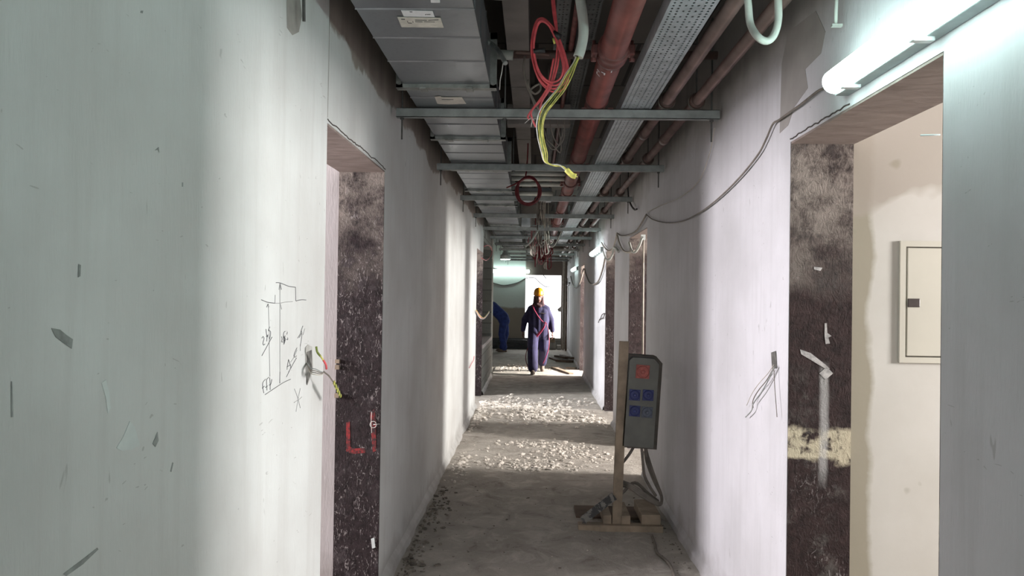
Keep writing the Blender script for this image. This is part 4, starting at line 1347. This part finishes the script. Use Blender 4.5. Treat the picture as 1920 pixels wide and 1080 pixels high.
# ------------------------------------------------------------------ people
def capsule(bm, p0, r0, p1, r1, n=14, sq=1.0):
    p0, p1 = Vector(p0), Vector(p1)
    d = p1 - p0
    L = d.length
    if L < 1e-6:
        L = 1e-6
        d = Vector((0, 0, 1))
    ax = d.normalized()
    prof = []
    for i in range(6):
        a = -math.pi / 2 + i / 5 * math.pi / 2
        prof.append((r0 * math.cos(a), r0 * math.sin(a)))
    for i in range(6):
        a = i / 5 * math.pi / 2
        prof.append((r1 * math.cos(a), L + r1 * math.sin(a)))
    q = Vector((0, 0, 1)).rotation_difference(ax)
    rings = []
    for r, h in prof:
        r = max(r, 1e-4)
        rings.append([bm.verts.new(p0 + q @ Vector((r * math.cos(2 * math.pi * k / n), r * math.sin(2 * math.pi * k / n), h))) for k in range(n)])
    for a, b in zip(rings, rings[1:]):
        for k in range(n):
            bm.faces.new((a[k], a[(k + 1) % n], b[(k + 1) % n], b[k]))
    bm.faces.new(rings[0][::-1])
    bm.faces.new(rings[-1])


def ellip(bm, c, r, rot=None):
    g = bmesh.ops.create_icosphere(bm, subdivisions=3, radius=1)
    for v in g['verts']:
        p = Vector((v.co.x * r[0], v.co.y * r[1], v.co.z * r[2]))
        if rot is not None:
            p = rot @ p
        v.co = p + Vector(c)


def blob(name, prims, mat, parent, vox=.012, smooth=3):
    bm = bmesh.new()
    for p in prims:
        if p[0] == 'c':
            capsule(bm, *p[1:])
        else:
            ellip(bm, *p[1:])
    bmesh.ops.recalc_face_normals(bm, faces=bm.faces)
    me = bpy.data.meshes.new(name)
    bm.to_mesh(me)
    bm.free()
    o = bpy.data.objects.new(name, me)
    C.objects.link(o)
    r = o.modifiers.new('r', 'REMESH')
    r.mode = 'VOXEL'
    r.voxel_size = vox
    r.use_smooth_shade = True
    s = o.modifiers.new('s', 'SMOOTH')
    s.iterations = smooth
    s.factor = .6
    dg = bpy.context.evaluated_depsgraph_get()
    me2 = bpy.data.meshes.new_from_object(o.evaluated_get(dg))
    o.modifiers.clear()
    o.data = me2
    me2.materials.clear()
    me2.materials.append(M[mat])
    for p in me2.polygons:
        p.use_smooth = True
    o.parent = parent
    if parent is not None:
        o.matrix_parent_inverse = Matrix.Translation(-parent.location)
    return o


def hand(prims, wrist, d, side, palm_n):
    """wrist point, direction of hand d, side = thumb direction, palm_n = palm normal"""
    d, side = Vector(d).normalized(), Vector(side).normalized()
    pn = Vector(palm_n).normalized()
    w = Vector(wrist)
    for k in range(4):
        o = side * (.030 - .020 * k)
        base = w + d * .085 + o
        prims.append(('c', w + d * .01 + o * .6, .016, base, .0125))
        L = [.036, .042, .039, .030][k]
        m1 = base + d * L + pn * .008
        m2 = m1 + (d * .8 + pn * .6).normalized() * L * .65
        m3 = m2 + (d * .5 + pn * .85).normalized() * L * .5
        prims.append(('c', base, .0105, m1, .0095))
        prims.append(('c', m1, .0095, m2, .0088))
        prims.append(('c', m2, .0088, m3, .008))
    tb = w + d * .03 + side * .035
    t1 = tb + (d * .7 + side * .6).normalized() * .038 + pn * .01
    t2 = t1 + (d * .95 + pn * .3).normalized() * .03
    prims.append(('c', w + d * .015 + side * .015, .017, tb, .015))
    prims.append(('c', tb, .013, t1, .0115))
    prims.append(('c', t1, .0115, t2, .010))


def head(prims, c, R):
    """c = head centre; R rotates local (face = -y) into place"""
    def L(x, y, z):
        return Vector(c) + R @ Vector((x, y, z))
    prims.append(('e', L(0, .012, .03), (.076, .095, .088), R))
    prims.append(('e', L(0, -.028, -.035), (.058, .062, .070), R))
    prims.append(('e', L(0, -.055, -.085), (.030, .028, .024), R))
    prims.append(('c', L(0, -.090, .010), .009, L(0, -.112, -.028), .014))
    prims.append(('c', L(-.030, -.078, .022), .011, L(.030, -.078, .022), .011))
    prims.append(('c', L(-.020, -.088, -.058), .007, L(.020, -.088, -.058), .007))
    for s in (-1, 1):
        prims.append(('e', L(s * .078, .01, -.01), (.010, .020, .032), R))


def helmet(parent, c, R):
    def L(x, y, z):
        return Vector(c) + R @ Vector((x, y, z))
    mb = MB()
    n = 28
    rings = []
    prof = [(1.0, 0), (1.0, .03), (.95, .07), (.80, .105), (.55, .128), (.25, .139), (.02, .141)]
    for r, h in prof:
        rings.append([mb.bm.verts.new(L(r * .102 * math.cos(2 * math.pi * k / n), .012 + r * .125 * math.sin(2 * math.pi * k / n), .055 + h)) for k in range(n)])
    for a, b in zip(rings, rings[1:]):
        for k in range(n):
            mb.bm.faces.new((a[k], a[(k + 1) % n], b[(k + 1) % n], b[k])).smooth = True
    mb.bm.faces.new(rings[-1])
    sh = mb.build('helmet', 'helmet', parent)
    mb = MB()
    ra, rb = [], []
    for k in range(n):
        a = 2 * math.pi * k / n
        front = max(0, -math.sin(a)) ** 1.5
        ra.append(mb.bm.verts.new(L(.098 * math.cos(a), .012 + .121 * math.sin(a), .060)))
        rb.append(mb.bm.verts.new(L((.112 + .006 * front) * math.cos(a), .012 + (.134 + .04 * front) * math.sin(a), .052 - .012 * front)))
    for k in range(n):
        mb.bm.faces.new((ra[k], ra[(k + 1) % n], rb[(k + 1) % n], rb[k]))
    bmesh.ops.solidify(mb.bm, geom=list(mb.bm.faces), thickness=.004)
    mb.build('brim', 'helmet', sh)
    MB().tube([L(0, -.10, .10), L(0, -.05, .175), L(0, .01, .198), L(0, .07, .178), L(0, .125, .10)], .008, 8).build('ridge', 'helmet', sh)


# walking worker, seen from the front
t = thing('person', (.11, 15.35, 0), 'person in navy coveralls and yellow helmet walking toward camera with red hose', 'person')
wx, wy = .115, 15.35
hc = Vector((wx - .005, wy - .04, 1.555))
RH = Matrix.Rotation(.10, 3, 'X')
sh_z, hip_z = 1.35, .93
shl, shr = Vector((wx - .185, wy, sh_z)), Vector((wx + .185, wy, sh_z))
ell, elr = Vector((wx - .285, wy + .04, 1.085)), Vector((wx + .255, wy + .05, 1.085))
wrl, wrr = Vector((wx - .315, wy - .03, .86)), Vector((wx + .285, wy - .04, .86))
hpl, hpr = Vector((wx - .095, wy, hip_z)), Vector((wx + .095, wy, hip_z))
knl, knr = Vector((wx - .115, wy - .22, .52)), Vector((wx + .115, wy + .02, .50))
anl, anr = Vector((wx - .105, wy - .36, .09)), Vector((wx + .095, wy + .36, .14))
body = []
head(body, hc, RH)
body += [('c', hc + Vector((0, .02, -.08)), .055, Vector((wx, wy + .01, 1.42)), .06), ('c', shl + Vector((.03, 0, -.03)), .045, shr + Vector((-.03, 0, -.03)), .045), ('e', (wx, wy, 1.20), (.15, .10, .2)), ('e', (wx, wy, 1.0), (.145, .10, .15)),
         ('c', shl + Vector((.03, 0, -.05)), .045, ell, .040), ('c', ell, .038, wrl, .026), ('c', shr + Vector((-.03, 0, -.05)), .045, elr, .040), ('c', elr, .038, wrr, .026),
         ('c', hpl, .085, knl, .056), ('c', knl, .052, anl, .034), ('c', hpr, .085, knr, .056), ('c', knr, .052, anr, .034)]
hand(body, wrl, (-.12, -.1, -1), (.1, -1, -.1), (1, 0, 0))
hand(body, wrr, (.12, -.1, -1), (-.1, -1, -.1), (-1, 0, 0))
blob('body', body, 'skin', t, .0065, 2)
jk = [('c', (wx - .09, wy, 1.24), .125, (wx - .08, wy, .78), .135), ('c', (wx + .09, wy, 1.24), .125, (wx + .08, wy, .78), .135), ('c', (wx, wy, 1.27), .13, (wx, wy, .78), .14), ('c', (wx, wy, 1.39), .08, (wx - .16, wy, 1.31), .075), ('c', (wx, wy, 1.39), .08, (wx + .16, wy, 1.31), .075),
      ('c', shl + Vector((.03, 0, -.055)), .078, ell, .070), ('c', ell, .066, wrl + Vector((0, 0, .02)), .050), ('c', shr + Vector((-.03, 0, -.055)), .078, elr, .070), ('c', elr, .066, wrr + Vector((0, 0, .02)), .050),
      ('c', (wx, wy + .01, 1.38), .09, (wx, wy + .01, 1.42), .075)]
blob('jacket', jk, 'blue_cloth', t, .011, 3)
tr_ = [('c', hpl, .122, knl, .108), ('c', knl, .108, anl + Vector((0, 0, .05)), .102), ('c', hpr, .122, knr, .108), ('c', knr, .108, anr + Vector((0, 0, .05)), .092), ('e', (wx, wy, .88), (.18, .13, .14))]
blob('trousers', tr_, 'blue_cloth', t, .011, 3)
for an, pitch in ((anl, -.12), (anr, .45)):
    R = Matrix.Rotation(pitch, 3, 'X')
    f0 = Vector(an)
    b_ = [('c', f0 + R @ Vector((0, .03, -.035)), .044, f0 + R @ Vector((0, -.14, -.045)), .042), ('c', f0 + R @ Vector((0, .01, -.02)), .05, f0 + R @ Vector((0, .02, .06)), .05), ('e', f0 + R @ Vector((0, -.06, -.07)), (.05, .15, .02), R)]
    blob('boot', b_, 'boot', t, .009, 2)
blob('headcloth', [('c', hc + Vector((-.066, .03, .0)), .040, hc + Vector((-.07, .02, -.13)), .045), ('c', hc + Vector((.066, .03, .0)), .040, hc + Vector((.07, .02, -.13)), .045),
                   ('c', hc + Vector((0, .07, .0)), .055, hc + Vector((0, .05, -.13)), .06), ('c', hc + Vector((-.08, -.02, -.145)), .045, hc + Vector((.08, -.02, -.145)), .045), ('c', hc + Vector((-.03, -.06, -.16)), .035, hc + Vector((.03, -.06, -.18)), .035)], 'scarf', t, .01, 3)
helmet(t, hc, RH)
# pocket flap and hose
yfr = wy - .155
MB().box((wx + .045, yfr + .005, 1.22), (wx + .135, yfr + .03, 1.235), Matrix.Rotation(.15, 3, 'Y')).build('pocket_flap', 'grey_cable', t)
t = thing('hose', (wx, yfr, .1), 'crimson hose slung across the walking worker and trailing to floor', 'hose')
MB().tube([PY(998, 571, yfr + .07), PY(1003, 583, yfr - .0), PY(1012, 597, yfr - .02), PY(1021, 606, yfr - .02), PY(1023, 604, yfr - .03)], .010, 8).build('hose_run', 'hose', t)
for k in range(3):
    MB().tube([PY(1023, 603, yfr - .02), PY(1020, 612 + k, yfr - .03), PY(1010, 624 + 2 * k, yfr - .03), PY(999, 636 + 2 * k, yfr - .04), PY(993, 648, yfr - .1)], .011, 8).build('hose_run', 'hose', t)
MB().tube([PY(1024, 605, yfr - .02), PY(1029, 625, yfr - .02), PY(1029, 650, yfr - .05), PY(1024, 668, yfr - .05), PY(1018, 682, yfr - .02)], .009, 8).build('hose_run', 'hose', t)
MB().tube([PY(993, 647, yfr - .1), PY(987, 660, yfr - .12), PY(986, 675, yfr - .15), PY(991, 690, yfr - .2), PY(998, 702, yfr - .28)], .009, 8).build('hose_run', 'dark_red_cable', t)

# bending worker at the left of the lobby
t = thing('person', (-.88, 20.8, 0), 'person in blue coveralls bending forward behind the left wall edge', 'person')
bx, by = -.80, 20.8
hip = Vector((bx - .0, by, .93))
nk = Vector((bx - .42, by - .05, 1.30))
RB2 = Matrix.Rotation(-1.0, 3, 'Y') @ Matrix.Rotation(math.radians(-80), 3, 'Z')
hc2 = nk + Vector((-.16, -.02, .06))
sL, sR = nk + Vector((.07, -.17, -.05)), nk + Vector((.07, .17, -.05))
eL, eR = nk + Vector((-.0, -.2, -.36)), nk + Vector((-.02, .16, -.36))
wL, wR = nk + Vector((-.08, -.16, -.6)), nk + Vector((-.12, .14, -.6))
kL, kR = Vector((bx - .06, by - .12, .5)), Vector((bx + .04, by + .14, .5))
aL, aR = Vector((bx + .02, by - .14, .09)), Vector((bx - .05, by + .18, .09))
body = []
head(body, hc2, RB2)
body += [('c', hc2 + Vector((.08, 0, -.03)), .055, nk, .06), ('c', sL, .06, sR, .06), ('c', nk + Vector((.08, 0, -.04)), .12, hip, .12), ('c', sL, .05, eL, .04), ('c', eL, .038, wL, .027), ('c', sR, .05, eR, .04), ('c', eR, .038, wR, .027),
         ('c', hip + Vector((0, -.09, 0)), .08, kL, .055), ('c', kL, .05, aL, .034), ('c', hip + Vector((0, .09, 0)), .08, kR, .055), ('c', kR, .05, aR, .034)]
hand(body, wL, (-.2, 0, -1), (-1, .2, .1), (0, 1, 0))
hand(body, wR, (-.2, 0, -1), (-1, -.2, .1), (0, -1, 0))
blob('body', body, 'skin', t, .0065, 2)
jk = [('c', nk + Vector((.09, 0, -.05)), .155, hip + Vector((-.06, 0, .06)), .165), ('c', hip + Vector((-.04, 0, .04)), .165, hip + Vector((.0, 0, -.06)), .16), ('c', sL, .085, eL, .065), ('c', eL, .065, wL + Vector((0, 0, .02)), .048),
      ('c', sR, .085, eR, .065), ('c', eR, .065, wR + Vector((0, 0, .02)), .048), ('c', sL, .08, sR, .08)]
blob('jacket', jk, 'blue_cloth2', t, .012, 3)
tr_ = [('e', hip + Vector((0, 0, -.03)), (.15, .18, .15)), ('c', hip + Vector((0, -.08, -.02)), .12, kL, .095), ('c', kL, .095, aL + Vector((0, 0, .03)), .082), ('c', hip + Vector((0, .08, -.02)), .12, kR, .095), ('c', kR, .095, aR + Vector((0, 0, .03)), .082)]
blob('trousers', tr_, 'blue_cloth2', t, .012, 3)
for f0 in (aL, aR):
    blob('boot', [('c', f0 + Vector((.03, 0, -.045)), .042, f0 + Vector((-.14, 0, -.05)), .038), ('c', f0, .048, f0 + Vector((0, 0, .06)), .05), ('e', f0 + Vector((-.06, 0, -.072)), (.14, .048, .018))], 'boot', t, .009, 2)
helmet(t, hc2, RB2)
